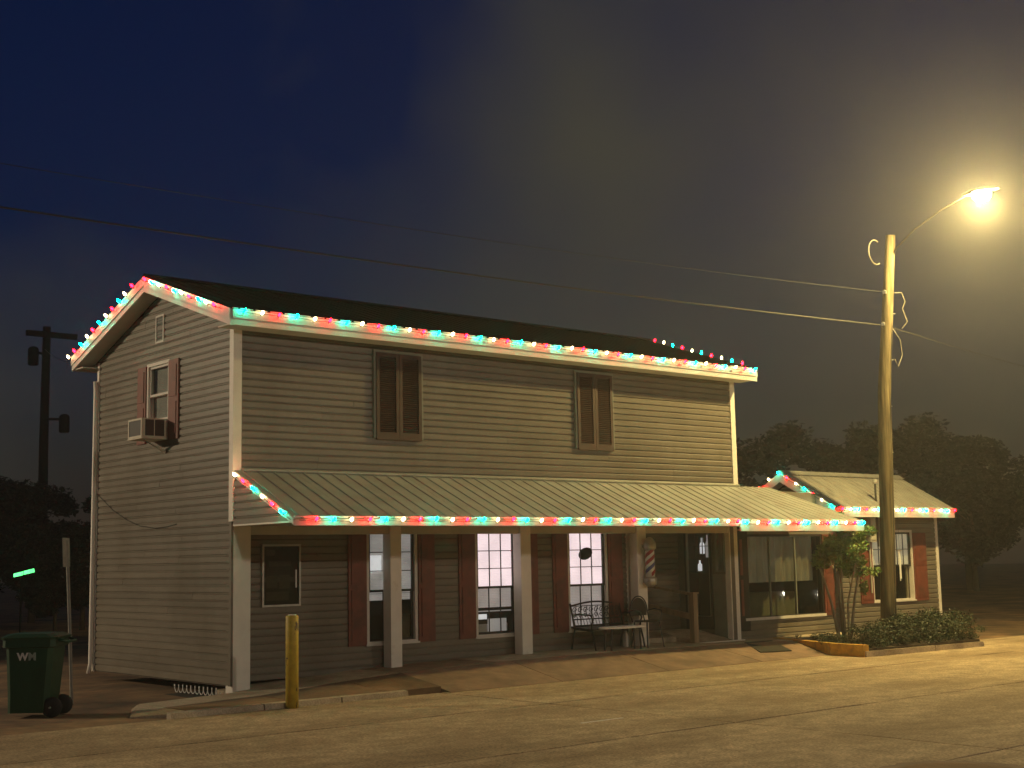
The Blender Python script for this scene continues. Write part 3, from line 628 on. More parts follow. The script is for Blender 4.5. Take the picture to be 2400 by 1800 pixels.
string('string of coloured bulbs up the left gable roof edge, front slope', [(xr, -OV+.1, rs(-OV+.1)-.03), (xr, 2.21, rs(2.21)-.03)], ['red', 'white', 'green'], .19, spacing=.252, out=(-1, 0, 0))
string('string of coloured bulbs down the rear slope of the left gable', [(xr, 2.36, rs(2.36)-.03), (xr, 4.86, rs(4.86)-.04), (xr, 4.88, 4.80)], ['red', 'white', 'green'], .10, spacing=.245, out=(-1, 0, 0))
string('row of small distant bulbs behind the right end of the upper roof', [(L+.25, 2.18, rs(2.18)+.02), (L+.25, -OV+.12, rs(-OV+.12)+.02)], ['red', 'white', 'green'], .02, spacing=.262, out=(.5, 0, 1))
string('string of coloured bulbs along the low porch eave', [(.02, -1.635, 2.12), (8.50, -1.635, 2.12)], RGW, .24, spacing=.2715)
string('short string of bulbs sloping down the left end of the porch roof', [(-.06, -.06, PR(-.06)-.035), (-.06, -1.56, PR(-1.56)-.03)], ['white', 'red', 'green'], .10, spacing=.262, out=(-1, 0, 0))
string('string of bulbs over the shop window fascia beside the small tree', [(8.55, -1.635, 2.10), (11.97, -1.635, 2.10)], ['green', 'white', 'red'], .08, spacing=.2715)
string('string of bulbs on the rear slope of the small wing gable', [(XR0-.06, 2.16, AZ(2.16)-.03), (XR0-.06, YR+.08, AZ(YR+.08)-.02)], ['green', 'red', 'white'], .0, spacing=.29, out=(-1, 0, 0))
string('string of bulbs on the front slope of the small wing gable', [(XR0-.06, YR, AZ(YR)-.02), (XR0-.06, YE-.03, AZ(YE-.03)-.03)], ['green', 'red', 'white'], .02, spacing=.245, out=(-1, 0, 0))
string('string of bulbs along the wing eave behind the utility pole', [(XR0+.05, YE-.075, 2.43), (XR1+.17, YE-.075, 2.43)], ['red', 'white', 'green'], .08, spacing=.27)

# ------------------------------------------------------------------ things on and beside the building
t = thing('air_conditioner', (0, 2.13, 3.45), 'beige window air conditioner jutting from the gable window', 'air conditioner')
MB().box(-.42, -.02, 1.93, 2.38, 3.44, 3.72).build('casing', 'acbeige', t)
frame(MB(), left(-.42), 1.93, 2.38, 3.44, 3.72, .028, .001, .014).build('rear_frame', 'acbeige', t)
MB().pbox(left(-.42), 1.958, 2.352, .001, .006, 3.468, 3.692).build('coil_grille', 'acdark', t)
for (a, b) in ((-.37, -.25), (-.22, -.09)):
    m = MB()
    for k in range(8): m.pbox(front(1.93), a, b, .001, .007, 3.475+k*.029, 3.495+k*.029)
    MB().pbox(front(1.93), a-.008, b+.008, .0005, .002, 3.465, 3.70).build('side_vent', 'acdark', t); m.build('side_louvre', 'brownlouvre', t)
MB().prism([(-.40, 2.0, 3.42), (-.36, 2.0, 3.42), (-.02, 2.0, 3.22), (-.02, 2.0, 3.27)], [(-.40, 2.04, 3.42), (-.36, 2.04, 3.42), (-.02, 2.04, 3.22), (-.02, 2.04, 3.27)]).build('bracket', 'acbeige', t)
MB().box(-.44, .0, 1.92, 2.39, 3.42, 3.437).build('tray', 'acbeige', t)
t = thing('notice_cabinet', (.88, .28, 1.0), 'glazed notice cabinet with metal frame on the porch wall left of the first window', 'notice board')
frame(MB(), PW, .58, 1.195, .995, 1.855, .028, .016, .06).build('frame', 'galv', t)
MB().pbox(PW, .608, 1.167, .016, .024, 1.02, 1.83).build('back_board', 'notice', t)
MB().pbox(PW, .608, 1.167, .046, .050, 1.02, 1.83).build('pane', 'glass_dark', t)
for (a, b, c, d_) in ((.66, .84, 1.25, 1.42), (.87, 1.04, 1.24, 1.43), (.66, .80, 1.70, 1.78), (.70, 1.05, 1.55, 1.62), (.66, 1.02, 1.08, 1.2)): MB().pbox(PW, a, b, .0245, .027, c, d_).build('posted_sheet', 'paper', t)
MB().pbox(PW, 1.10, 1.118, .0605, .075, 1.25, 1.50).build('handle', 'whitepaint', t)
# barber pole on the fourth post
t = thing('barber_pole', (7.85, -.10, 1.08), 'striped barber pole mounted on the porch post beside the doorway', 'barber pole')
c = (7.86, -.125, 0)
MB().lathe((c[0], c[1], 1.08), [(.05, 0), (.10, .03), (.11, .08), (.11, .14), (.085, .16)], 16).build('base', 'galv', t, True)
MB().lathe((c[0], c[1], 1.70), [(.085, 0), (.11, .02), (.11, .09), (.10, .13), (.06, .19), (.02, .215)], 16).build('cap', 'galv', t, True)
MB().lathe((c[0], c[1], 1.24), [(.08, 0), (.08, .46)], 18).build('cylinder', 'whitepaint', t, True)
for k, m in enumerate(('redstripe', 'bluestripe', 'redstripe')):
    st = MB(); n = 40
    for i in range(n):
        def q(i, dz):
            a = 2*math.pi*(i/n*1.15+k/3); z = 1.245+.45*i/n+dz; z = min(1.695, z); return (c[0]+.0815*math.cos(a), c[1]+.0815*math.sin(a), z)
        st.v += [q(i, 0), q(i+1, 0), q(i+1, .07), q(i, .07)]; kk = len(st.v)-4; st.f.append((kk, kk+1, kk+2, kk+3))
    st.build('stripe', m, t)
MB().lathe((c[0], c[1], 1.235), [(.098, 0), (.098, .47)], 18).build('glass_tube', 'glass', t, True)
for z in (1.14, 1.74): MB().box(7.80, 7.92, -.06, .001, z, z+.06).build('bracket', 'galv', t)
# handrail beside the ramp
t = thing('handrail', (9.05, 0, .03), 'wooden handrail with square newel post beside the entrance ramp', 'handrail')
MB().box(8.99, 9.10, -.06, .05, -.02, .92).build('newel_post', 'woodrail', t); MB().box(9.0, 9.09, 1.14, 1.23, .1, 1.12).build('newel_post', 'woodrail', t)
for (z0, z1, h) in ((.885, 1.05, .045), (.46, .66, .10)):
    MB().prism([(9.02, -.02, z0), (9.02, 1.2, z1), (9.02, 1.2, z1+h), (9.02, -.02, z0+h)], [(9.07, -.02, z0), (9.07, 1.2, z1), (9.07, 1.2, z1+h), (9.07, -.02, z0+h)]).build('rail', 'woodrail', t)
MB().box(8.97, 9.12, -.08, .07, .921, .945).build('post_cap', 'woodrail', t)
# doormat
tag(MB().hexa([(9.16, -1.37, zpave(9.16, -1.37)+.004), (9.93, -1.42, zpave(9.93, -1.42)+.004), (10.46, -.56, zpave(10.46, -.72)+.004), (9.60, -.66, zpave(9.6, -.72)+.004),
                (9.16, -1.37, zpave(9.16, -1.37)+.018), (9.93, -1.42, zpave(9.93, -1.42)+.018), (10.46, -.56, zpave(10.46, -.72)+.018), (9.60, -.66, zpave(9.6, -.72)+.018)]).build('doormat', 'mat_rubber'), 'black rubber doormat lying on the pavement before the shop ramp', 'doormat')
# bench
def bench():
    t = thing('bench', (6.9, .0, .1), 'black cast-iron bench with ornate openwork back under the third porch window', 'bench')
    x0, x1, yb, yf, zf = 6.34, 7.46, .18, -.28, .10
    for x in (x0, x1):
        MB().tube([(x, yb+.06, zf), (x, yb+.02, zf+.18), (x, yb-.02, zf+.33), (x, yb+.03, zf+.55), (x, yb+.08, zf+.74)], .016, 6).build('leg', 'iron', t, True)
        MB().tube([(x, yf-.05, zf), (x, yf-.02, zf+.14), (x, yf+.03, zf+.30)], .016, 6).build('leg', 'iron', t, True)
        MB().tube([(x, yb+.03, zf+.54), (x, yb-.1, zf+.57), (x, yf+.06, zf+.56), (x, yf, zf+.49), (x, yf+.03, zf+.43), (x, yf+.05, zf+.31)], .015, 6).build('armrest', 'iron', t, True)
        MB().tube([(x, yb-.01, zf+.33), (x, yf+.03, zf+.31)], .014, 6).build('seat_bracket', 'iron', t)
    for k in range(6):
        y = yf+.02+k*.078; MB().box(x0-.01, x1+.01, y, y+.058, zf+.315+.004*k, zf+.337+.004*k).build('seat_slat', 'iron', t)
    n = 24; top = []
    for i in range(n+1):
        u = i/n; top.append((x0+(x1-x0)*u, yb+.075, zf+.70+.06*math.sin(math.pi*u)))
    MB().tube(top, .016, 6).build('back_rail', 'iron', t, True)
    MB().tube([(x0, yb+.03, zf+.48), (x1, yb+.03, zf+.48)], .012, 6).build('back_rail', 'iron', t, True)
    MB().tube([(x0, yb, zf+.38), (x1, yb, zf+.38)], .012, 6).build('back_rail', 'iron', t, True)
    sc = MB()
    for i in range(9):
        u = x0+.07+(x1-x0-.14)*i/8
        for (cz, r, tw) in ((zf+.63, .055, 1), (zf+.54, .045, -1)):
            pts = [(u+tw*r*(1-a/9)*math.cos(a*.9), yb+.055, cz+r*(1-a/11)*math.sin(a*.9)) for a in range(9)]
            sc.tube(pts, .009, 4)
        sc.tube([(u+.05, yb+.03, zf+.48), (u+.02, yb+.055, zf+.6), (u+.06, yb+.07, zf+.7)], .008, 4)
    for i in range(16): u = x0+(x1-x0)*(i+.5)/16; sc.tube([(u, yb, zf+.38), (u, yb+.03, zf+.48)], .007, 4)
    sc.build('scrollwork', 'iron', t)
bench()
# low oval table
t = thing('oval_table', (6.95, -.62, .08), 'low pale oval table on dark legs standing in front of the bench', 'table')
el = [(6.76+.50*math.cos(a), -.52+.20*math.sin(a)) for a in [2*math.pi*k/32 for k in range(32)]]
MB().prism([(x, y, .448) for x, y in el], [(x, y, .475) for x, y in el]).build('table_top', 'trim', t)
for (x, y) in ((6.45, -.45), (6.45, -.6), (7.07, -.45), (7.07, -.6)): MB().tube([(x, y, .447), (x+(.03 if x > 6.8 else -.03), y, .07)], .016, 6).build('leg', 'iron', t)
# round-backed chair by the post
def chair():
    t = thing('metal_chair', (7.35, -.30, .1), 'dark metal chair with rounded back between the bench and the barber-pole post', 'chair')
    cx, cy, z0 = 7.50, -.36, .09
    MB().lathe((cx, cy, z0+.42), [(.20, 0), (.215, .012), (.20, .025)], 20).build('seat', 'iron', t)
    for (a, b) in ((-.16, -.16), (.16, -.16), (-.16, .16), (.16, .16)): MB().tube([(cx+a*.9, cy+b*.9, z0+.42), (cx+a*1.2, cy+b*1.2, z0)], .011, 6).build('leg', 'iron', t)
    arc = [(cx+.21*math.cos(a), cy+.19, z0+.58+.26*math.sin(a)) for a in [math.pi*k/14 for k in range(15)]]
    MB().tube([(cx+.2, cy+.14, z0+.42)]+arc+[(cx-.2, cy+.14, z0+.42)], .011, 6).build('back_frame', 'iron', t, True)
    MB().prism([(cx+.19*math.cos(a), cy+.186, z0+.58+.235*math.sin(a)) for a in [math.pi*k/12 for k in range(13)]]+[(cx-.19, cy+.186, z0+.52), (cx+.19, cy+.186, z0+.52)], [(cx+.19*math.cos(a), cy+.194, z0+.58+.235*math.sin(a)) for a in [math.pi*k/12 for k in range(13)]]+[(cx-.19, cy+.194, z0+.52), (cx+.19, cy+.194, z0+.52)]).build('back_panel', 'iron', t)
    for s in (-1, 1): MB().tube([(cx+s*.2, cy+.17, z0+.60), (cx+s*.24, cy+.05, z0+.63), (cx+s*.23, cy-.12, z0+.60), (cx+s*.19, cy-.14, z0+.42)], .010, 6).build('armrest', 'iron', t, True)
chair()
t = thing('plastic_bottle', (7.30, .0, .1), 'pale plastic bottle standing on the pavement under the bench end', 'bottle')
MB().lathe((7.27, -.08, .10), [(.045, 0), (.05, .02), (.05, .17), (.03, .22), (.018, .24)], 12).build('body', 'winframe', t, True); MB().lathe((7.27, -.08, .341), [(.02, 0), (.02, .025)], 10).build('cap', 'winframe', t)
# bollard
t = thing('bollard', (-.20, -1.78, -.15), 'yellow steel bollard with rust scars standing at the kerb', 'bollard')
MB().lathe((-.20, -1.83, -.16), [(.078, 0), (.078, 1.10), (.072, 1.112), (.05, 1.118)], 24).build('pipe', 'bollard', t, True)
MB().lathe((-.20, -1.83, .9585), [(.055, 0), (.05, .006)], 20).build('cap', 'trim', t)
# rubbish cart
def cart():
    t = thing('wheeled_cart', (-2.55, .2, -.165), 'dark green wheeled rubbish cart at the left edge of the picture', 'rubbish cart')
    yaw = R(-40.5); cx, cy, z0 = -2.62, .05, -.17
    def T(u, v, z): return (cx+u*math.cos(yaw)-v*math.sin(yaw), cy+u*math.sin(yaw)+v*math.cos(yaw), z0+z)
    def ring(w, d, z, c=.05, du=0): return [T(u+du, v, z) for u, v in ((-w+c, -d), (w-c, -d), (w, -d+c), (w, d-c), (w-c, d), (-w+c, d), (-w, d-c), (-w, -d+c))]
    m = MB(); rings = [ring(.235, .22, .06, .04, -.02), ring(.25, .235, .3, .05, -.012), ring(.28, .265, .82, .05, 0), ring(.315, .29, .83, .05, .0), ring(.315, .29, .92, .05, 0)]
    for a, b in zip(rings, rings[1:]): m.prism(a, b)
    m.build('body', 'bincgreen', t)
    m = MB(); m.prism(ring(.335, .305, .921, .06), ring(.345, .31, .945, .06)); m.prism(ring(.345, .31, .9455, .06), ring(.27, .25, .985, .08)); m.build('lid', 'bincgreen', t)
    MB().tube([T(.33, -.2, .91), T(.42, -.18, .88), T(.42, .18, .88), T(.33, .2, .91)], .016, 8).build('handle', 'bincgreen', t, True)
    for v in (-.19, .19):
        w = MB(); w.lathe(T(.27, v, .12), [(.05, -.03), (.115, -.03), (.12, -.015), (.12, .015), (.115, .03), (.05, .03)], 18, Vector(T(0, 1, 0))-Vector(T(0, 0, 0))); w.build('wheel', 'black', t, True)
    MB().tube([T(.26, -.25, .12), T(.26, .25, .12)], .012, 6).build('axle', 'galv', t)
    for z in (.905, .93): MB().hexa([T(-.36, -.14, z), T(-.348, -.14, z), T(-.348, .14, z), T(-.36, .14, z), T(-.36, -.14, z+.014), T(-.348, -.14, z+.014), T(-.348, .14, z+.014), T(-.36, .14, z+.014)]).build('reflective_strip', 'whitepaint', t)
    MB().hexa([T(-.29, -.05, .68), T(-.284, -.05, .68), T(-.284, .05, .68), T(-.29, .05, .68), T(-.305, -.05, .78), T(-.298, -.05, .78), T(-.298, .05, .78), T(-.305, .05, .78)]).build('sticker', 'greytext', t)
    for ch, m, u in (('W', 'whitepaint', -.13), ('M', 'greytext', .0)):
        cu = bpy.data.curves.new('txt', 'FONT'); cu.body = ch; cu.size = .12; cu.extrude = .002; cu.offset = .005
        ob = bpy.data.objects.new('txt', cu); me = bpy.data.meshes.new_from_object(ob); me.materials.clear(); me.materials.append(MATS[m])
        bpy.data.objects.remove(ob)
        vs = [v.co.copy() for v in me.vertices]
        for v, co in zip(me.vertices, vs):
            z = .68+co.y; d_ = -(.265-.03*(.82-z)/.52)-.004-co.z; p = T(u+co.x, d_, z); b = WL[t.name]
            v.co = (p[0]-b[0], p[1]-b[1], p[2]-b[2])
        o = bpy.data.objects.new('printed_letter', me); COL.objects.link(o); o.parent = t
cart()
# narrow street sign at the left
t = thing('street_sign', (-1.70, 1.2, -.17), 'small pale sign seen almost edge-on atop a thin post beside the rubbish cart', 'sign')
MB().tube([(-1.685, 1.2, -.2), (-1.74, 1.2, .9), (-1.80, 1.2, 1.95)], .022, 6).build('post', 'galv', t)
sa = R(52)
def Q(u, o, z): return (-1.785+u*math.cos(sa)-o*math.sin(sa)-.05*(z-1.6), 1.17+u*math.sin(sa)+o*math.cos(sa), z)
MB().hexa([Q(-.16, .02, 1.60), Q(.16, .02, 1.60), Q(.16, .026, 1.60), Q(-.16, .026, 1.60), Q(-.16, .02, 1.98), Q(.16, .02, 1.98), Q(.16, .026, 1.98), Q(-.16, .026, 1.98)]).build('sign_panel', 'galv', t)
# white looped garden edging
def coil(label, pts, pitch, r, grp='white wire garden borders'):
    a, b = map(Vector, pts); d = (b-a).normalized(); up = Vector((0, 0, 1)); n = int((b-a).length/pitch*10); p = []
    for i in range(n+1):
        t_ = 2*math.pi*i/10; p.append(a+d*((b-a).length*i/n+r*.5*math.cos(t_))+up*(r+r*math.sin(t_))+Vector((0, 0, 0)))
    t = thing('garden_border', tuple(a), label, 'garden border', grp); MB().tube(p, .007, 5).build('wire', 'whitepaint', t, True)
coil('white looped wire border under the front corner of the gable wall', [(-.07, 1.55, -.165), (-.07, .22, -.15)], .12, .055)
coil('white looped wire border at the foot of the wing by the shrubs', [(16.0, .42, .02), (17.5, .42, .02)], .12, .05)
# hanging cable on the gable wall
pts = [(4.38, 2.75), (4.05, 2.6), (3.78, 2.47), (3.24, 2.29), (2.8, 2.19), (2.29, 2.14), (1.9, 2.15), (1.6, 2.18)]
tag(MB().tube([(-.028, y, z) for y, z in pts], .007, 5).build('slack_cable', 'cable', loc=(-.028, 3, 2.3)), 'thin dark cable sagging across the gable wall', 'cable')
# electrical boxes and mast on the wing
for i, (x, lab) in enumerate(((14.96, 'left of two grey meter boxes under the wing eave beside the utility pole'), (15.34, 'right of two grey meter boxes under the wing eave half behind the utility pole'))):
    t = thing('meter_box', (x, .45, 1.8), lab, 'meter box', 'meter boxes under the wing eave')
    MB().box(x-.10, x+.10, .30, .46, 1.80, 2.29).build('box', 'graybox', t); MB().box(x-.085, x+.085, .288, .299, 1.84, 2.25).build('cover', 'graybox', t)
    MB().tube([(x, .40, 1.80), (x, .40, .75)], .018, 6).build('conduit', 'graybox', t)
t = thing('service_mast', (15.15, .3, 2.2), 'thin dark service mast rising through the wing roof beside the pole', 'mast')
MB().tube([(15.15, .32, 1.7), (15.15, .32, 3.0)], .022, 8).build('pipe', 'cable', t); MB().lathe((15.15, .32, 3.0), [(.03, 0), (.06, .03), (.045, .09), (.01, .11)], 10).build('weather_cap', 'galv', t)
# wind chime by the wing window
t = thing('wind_chime', (15.98, .30, 1.3), 'pale wind chime hanging before the wing window', 'wind chime')
MB().tube([(15.95, .36, 2.33), (15.95, .36, 1.62)], .003, 4).build('cord', 'cable', t); MB().lathe((15.95, .36, 1.60), [(.05, 0), (.05, .015)], 12).build('disc', 'woodrail', t)
for k, (dx, l) in enumerate(((-.045, .62), (.0, .48), (.045, .58))): MB().tube([(15.95+dx, .36+.02*(k-1), 1.598), (15.95+dx, .36+.02*(k-1), 1.6-l)], .012, 6).build('chime_tube', 'whitepaint', t)

# ------------------------------------------------------------------ utility pole, lamp, cables
t = thing('utility_pole', (13.5, -.95, -.15), 'weathered wooden utility pole standing among the shrubs before the wing', 'utility pole')
pp = [(13.5, -.93, -.2), (13.5, -1.036, 1.94), (13.5, -1.14, 4.66), (13.5, -1.484, 7.72)]
PPf = lambda z: (13.5, lerp1(z, [(p[2], p[1]) for p in pp]), z)
MB().tube([PPf(-.2), PPf(.6), PPf(1.9), PPf(3.3), PPf(4.66), PPf(6.2), PPf(7.72)], [.155, .15, .142, .134, .125, .11, .092], 14).build('pole', 'woodpole', t, True)
for z, dx in ((6.60, -.02), (5.98, .0)):
    c = PPf(z); MB().box(c[0]-.14, c[0]+.14, c[1]-.03, c[1]+.03, z-.03, z+.03).build('cable_clamp', 'galv', t)
    MB().tube([(c[0]-.13, c[1]-.04, z), (c[0]-.25, c[1]-.08, z+.01)], .012, 6).build('strand_grip', 'galv', t)
c = PPf(7.3); MB().tube([(c[0]-.5+.22*math.cos(a), c[1]-.02, 7.32+.24*math.sin(a)) for a in [math.pi*(.35+k/12) for k in range(17)]], .014, 6).build('cable_loop', 'palecable', t, True)
c = PPf(6.6); MB().tube([(c[0]+.1, c[1]-.05, 6.6), (c[0]+.3, c[1]-.1, 6.62), (c[0]+.38, c[1]-.12, 6.45), (c[0]+.3, c[1]-.1, 6.3), (c[0]+.42, c[1]-.12, 6.05), (c[0]+.25, c[1]-.1, 5.9)], .012, 6).build('jumper_cable', 'palecable', t, True)
c = PPf(5.6); MB().tube([(c[0]+.1, c[1]-.1, 5.9), (c[0]+.3, c[1]-.12, 5.7), (c[0]+.34, c[1]-.13, 5.4), (c[0]+.2, c[1]-.11, 5.15), (c[0]+.1, c[1]-.11, 5.3)], .01, 6).build('jumper_cable', 'palecable', t, True)
MB().tube([PPf(z)[:1]+(PPf(z)[1]-.155+.012*z*.6, z) for z in (.0, 2, 4, 6)], .009, 5).build('ground_wire', 'cable', t)
for k in range(7): z = .8+k*.9; c = PPf(z); MB().tube([(c[0]+.1, c[1]-.02, z), (c[0]+.19, c[1]-.05, z)], .008, 5).build('pole_step', 'galv', t)
LP = (13.5, -3.47, 8.10)
t = thing('street_lamp', (13.5, -1.45, 7.5), 'glowing yellow street lamp on a long arm above the utility pole', 'street lamp')
MB().tube([(13.5, -1.46, 7.25), (13.5, -1.58, 7.42), (13.5, -2.0, 7.72), (13.5, -2.6, 7.98), (13.5, -3.15, 8.14)], .017, 8).build('arm', 'darkpole', t, True)
hd = MB()
for (a, b) in (((-3.10, .06, .05), (-3.30, .11, .075)), ((-3.30, .11, .075), (-3.62, .13, .075)), ((-3.62, .13, .075), (-3.82, .06, .03))):
    A = [(13.5+w, a[0], 8.14+h) for w, h in ((-a[1], 0), (a[1], 0), (a[1]*.6, a[2]), (-a[1]*.6, a[2]))]; Bq = [(13.5+w, b[0], 8.14+h) for w, h in ((-b[1], 0), (b[1], 0), (b[1]*.6, b[2]), (-b[1]*.6, b[2]))]; hd.prism(A, Bq)
hd.build('lamp_head', 'acdark', t)
MB().lathe((13.5, -3.47, 8.02), [(.05, -.05), (.12, -.02), (.16, .03), (.17, .117)], 20).build('lens', 'lamp_lens', t, True)
def light(name, loc, w, col, rad, parent, aim=None, size=58, blend=.6):
    ld = bpy.data.lights.new(name, 'SPOT' if aim else 'POINT'); ld.energy = w; ld.color = col; ld.shadow_soft_size = rad
    o = bpy.data.objects.new(name, ld); COL.objects.link(o); b = WL[parent.name]; o.parent = parent; o.location = tuple(loc[i]-b[i] for i in range(3))
    if aim: ld.spot_size = R(size); ld.spot_blend = blend; o.rotation_mode = 'QUATERNION'; o.rotation_quaternion = (Vector(aim)-Vector(loc)).to_track_quat('-Z', 'Y')
    return o
light('lamp_light', (13.5, -3.47, 7.93), LAMP_W, LAMP_COL, .10, t)
# assumed second street lamp, unseen on the side road beyond the left edge of the frame: it lights the gable wall
def hooded_lamp(SX, SY, SZ, label, power, col, aim, size):
    t = thing('street_lamp', (SX-2.4, SY, -.17), label, 'street lamp')  # unseen lamp
    MB().tube([(SX-2.4, SY, -.18), (SX-2.4, SY, 4), (SX-2.4, SY, SZ-.5)], .09, 10, .05).build('column', 'galv', t, True)
    MB().tube([(SX-2.4, SY, SZ-.55), (SX-1.8, SY, SZ-.1), (SX-.4, SY, SZ+.14)], .03, 8).build('arm', 'galv', t, True)
    MB().prism([(SX-.4, SY-.12, SZ+.09), (SX-.4, SY+.12, SZ+.09), (SX-.4, SY+.06, SZ+.18), (SX-.4, SY-.06, SZ+.18)], [(SX+.3, SY-.12, SZ+.09), (SX+.3, SY+.12, SZ+.09), (SX+.3, SY+.06, SZ+.15), (SX+.3, SY-.06, SZ+.15)]).build('lamp_head', 'galv', t)
    MB().lathe((SX, SY, SZ), [(.04, -.03), (.10, 0), (.12, .085)], 12).build('lens', 'lamp_lens', t, True)
    light('lamp_light', (SX, SY, SZ-.1), power, col, .12, t, aim, size)
hooded_lamp(-16.0, 14.0, 7.6, 'assumed hooded street lamp on a steel column by the side road, left of the view', ASSUMED_LAMP_W, ASSUMED_LAMP_COL, (-.5, 1.6, 1.6), 58)
# two fill lamps added across the road behind the viewer: they reach the posts under the porch eave
hooded_lamp(-2.0, -21.0, 7.4, 'added hooded fill lamp across the road behind the viewer, opposite the porch posts', PORCH_FILL_W, PORCH_FILL_COL, (3.0, 0, .6), 75)
hooded_lamp(15.0, -23.0, 7.4, 'added hooded fill lamp across the road behind the viewer, opposite the shop window', PORCH_FILL_W, PORCH_FILL_COL, (8.0, 0, .6), 75)
# assumed car, unseen on the road beyond the right edge of the frame: its glowing headlight discs mirror in the shop window
def car():
    t = thing('assumed_car', (25.2, -8.0, -.15), 'assumed dark saloon car with lit headlights on the road, unseen right of the view', 'car')
    X, Y, Z = 23.0, -8.0, -.15
    sec = lambda pts: [(X+x, z) for x, z in pts]
    body = [(0.05, .30), (.0, .55), (.12, .72), (1.15, .86), (1.25, .90), (3.3, .92), (4.35, .90), (4.5, .62), (4.45, .28), (.3, .24)]
    cab = [(1.2, .86), (1.95, 1.36), (2.5, 1.43), (3.2, 1.40), (3.95, .92)]
    MB().prism([(X+x, Y-.85, Z+z) for x, z in body], [(X+x, Y+.85, Z+z) for x, z in body]).build('body', 'acdark', t)
    MB().prism([(X+x, Y-.70 if z > 1 else Y-.82, Z+z) for x, z in cab], [(X+x, Y+.70 if z > 1 else Y+.82, Z+z) for x, z in cab]).build('cabin', 'black', t)
    MB().hexa([(X+1.26, Y-.70, Z+.92), (X+1.26, Y+.70, Z+.92), (X+1.27, Y+.70, Z+.915), (X+1.27, Y-.70, Z+.915), (X+1.88, Y-.64, Z+1.34), (X+1.88, Y+.64, Z+1.34), (X+1.9, Y+.64, Z+1.335), (X+1.9, Y-.64, Z+1.335)]).build('windscreen', 'glass_dark', t)
    for wx in (.85, 3.6):
        for wy in (-.86, .86):
            w = MB().lathe((X+wx, Y+wy, Z+.32), [(.2, -.1), (.31, -.1), (.32, -.06), (.32, .06), (.31, .1), (.2, .1)], 20, (0, 1, 0)).build('wheel', 'black', t, True)
            MB().lathe((X+wx, Y+wy, Z+.32), [(.19, -.104), (.19, .104)], 16, (0, 1, 0)).build('rim', 'galv', w)
    MB().box(X-.02, X+.0, Y-.35, Y+.35, Z+.34, Z+.50).build('grille', 'black', t)
    for sy in (-.62, .62):
        MB().lathe((X-.03, Y+sy, Z+.60), [(.085, 0), (.08, .015), (.03, .03)], 14, (-1, 0, 0)).build('headlight', 'headlamp', t)
car()
# cables
def cable(label, pts, r, m, sag=0):
    pts = [Vector(p) for p in pts]; o = []
    for a, b in zip(pts, pts[1:]):
        for i in range(24): t_ = i/24; p = a.lerp(b, t_); p.z -= sag*4*t_*(1-t_); o.append(p)
    o.append(pts[-1]); return tag(MB().tube(o, r, 6).build('overhead_cable', m, loc=tuple(pts[0])), label, 'cable')
cable('long overhead cable running left from the utility pole above the main roof', [(13.37, -1.22, 5.97), (-34, -1.2, 6.5)], .012, 'cable', .55)
cable('short upper cable reaching left from the utility pole', [(13.37, -1.36, 6.60), (-34, -1.3, 7.2)], .005, 'cable', .75)
cable('cable continuing right from the utility pole into the haze', [(13.63, -1.22, 5.97), (40, -1.5, 5.4)], .010, 'cable', .5)
cable('faint upper wire running off behind the left gable roof', [(.3, 4.5, 5.05), (9.8, 32, 9.6)], .006, 'palecable', .3)

# distant dark utility pole at the left
t = thing('distant_utility_pole', (10.3, 33.2, -.15), 'dark distant utility pole with transformers against the blue sky at left', 'utility pole')
MB().tube([(10.45, 33.4, -.3), (10.15, 32.8, 6), (9.97, 32.3, 10.5)], .19, 10, .14).build('pole', 'darkpole', t, True)
MB().box(9.2, 11.1, 32.2, 32.35, 10.1, 10.3).build('crossarm', 'darkpole', t)
for (x, y, z) in ((9.45, 32.2, 9.0), (10.75, 32.4, 6.6)):
    MB().lathe((x, y, z), [(.15, 0), (.19, .04), (.19, .6), (.15, .66), (.05, .7)], 12).build('transformer', 'darkpole', t, True); MB().tube([(x, y, z+.5), (10.1, 32.6, z+.5)], .05, 5).build('bracket', 'darkpole', t)
# green lit sign far left
t = thing('green_lit_sign', (2.35, 13.9, -.17), 'small tilted green illuminated sign glowing in the dark far behind the cart', 'sign')
def quad(a, b, c, d_, th=.06): return MB().hexa([a, b, (b[0]+.04, b[1]+th, b[2]), (a[0]+.04, a[1]+th, a[2]), d_, c, (c[0]+.04, c[1]+th, c[2]), (d_[0]+.04, d_[1]+th, d_[2])])
quad((2.22, 13.97, 1.425), (2.365, 13.84, 1.465), (2.365, 13.84, 1.545), (2.22, 13.97, 1.50)).build('lit_panel', 'green_sign', t); quad((2.385, 13.82, 1.475), (2.555, 13.66, 1.525), (2.545, 13.67, 1.605), (2.385, 13.82, 1.555)).build('lit_panel', 'green_sign', t)
MB().tube([(2.38, 13.93, -.18), (2.38, 13.93, 1.47)], .02, 6).build('post', 'darkpole', t)

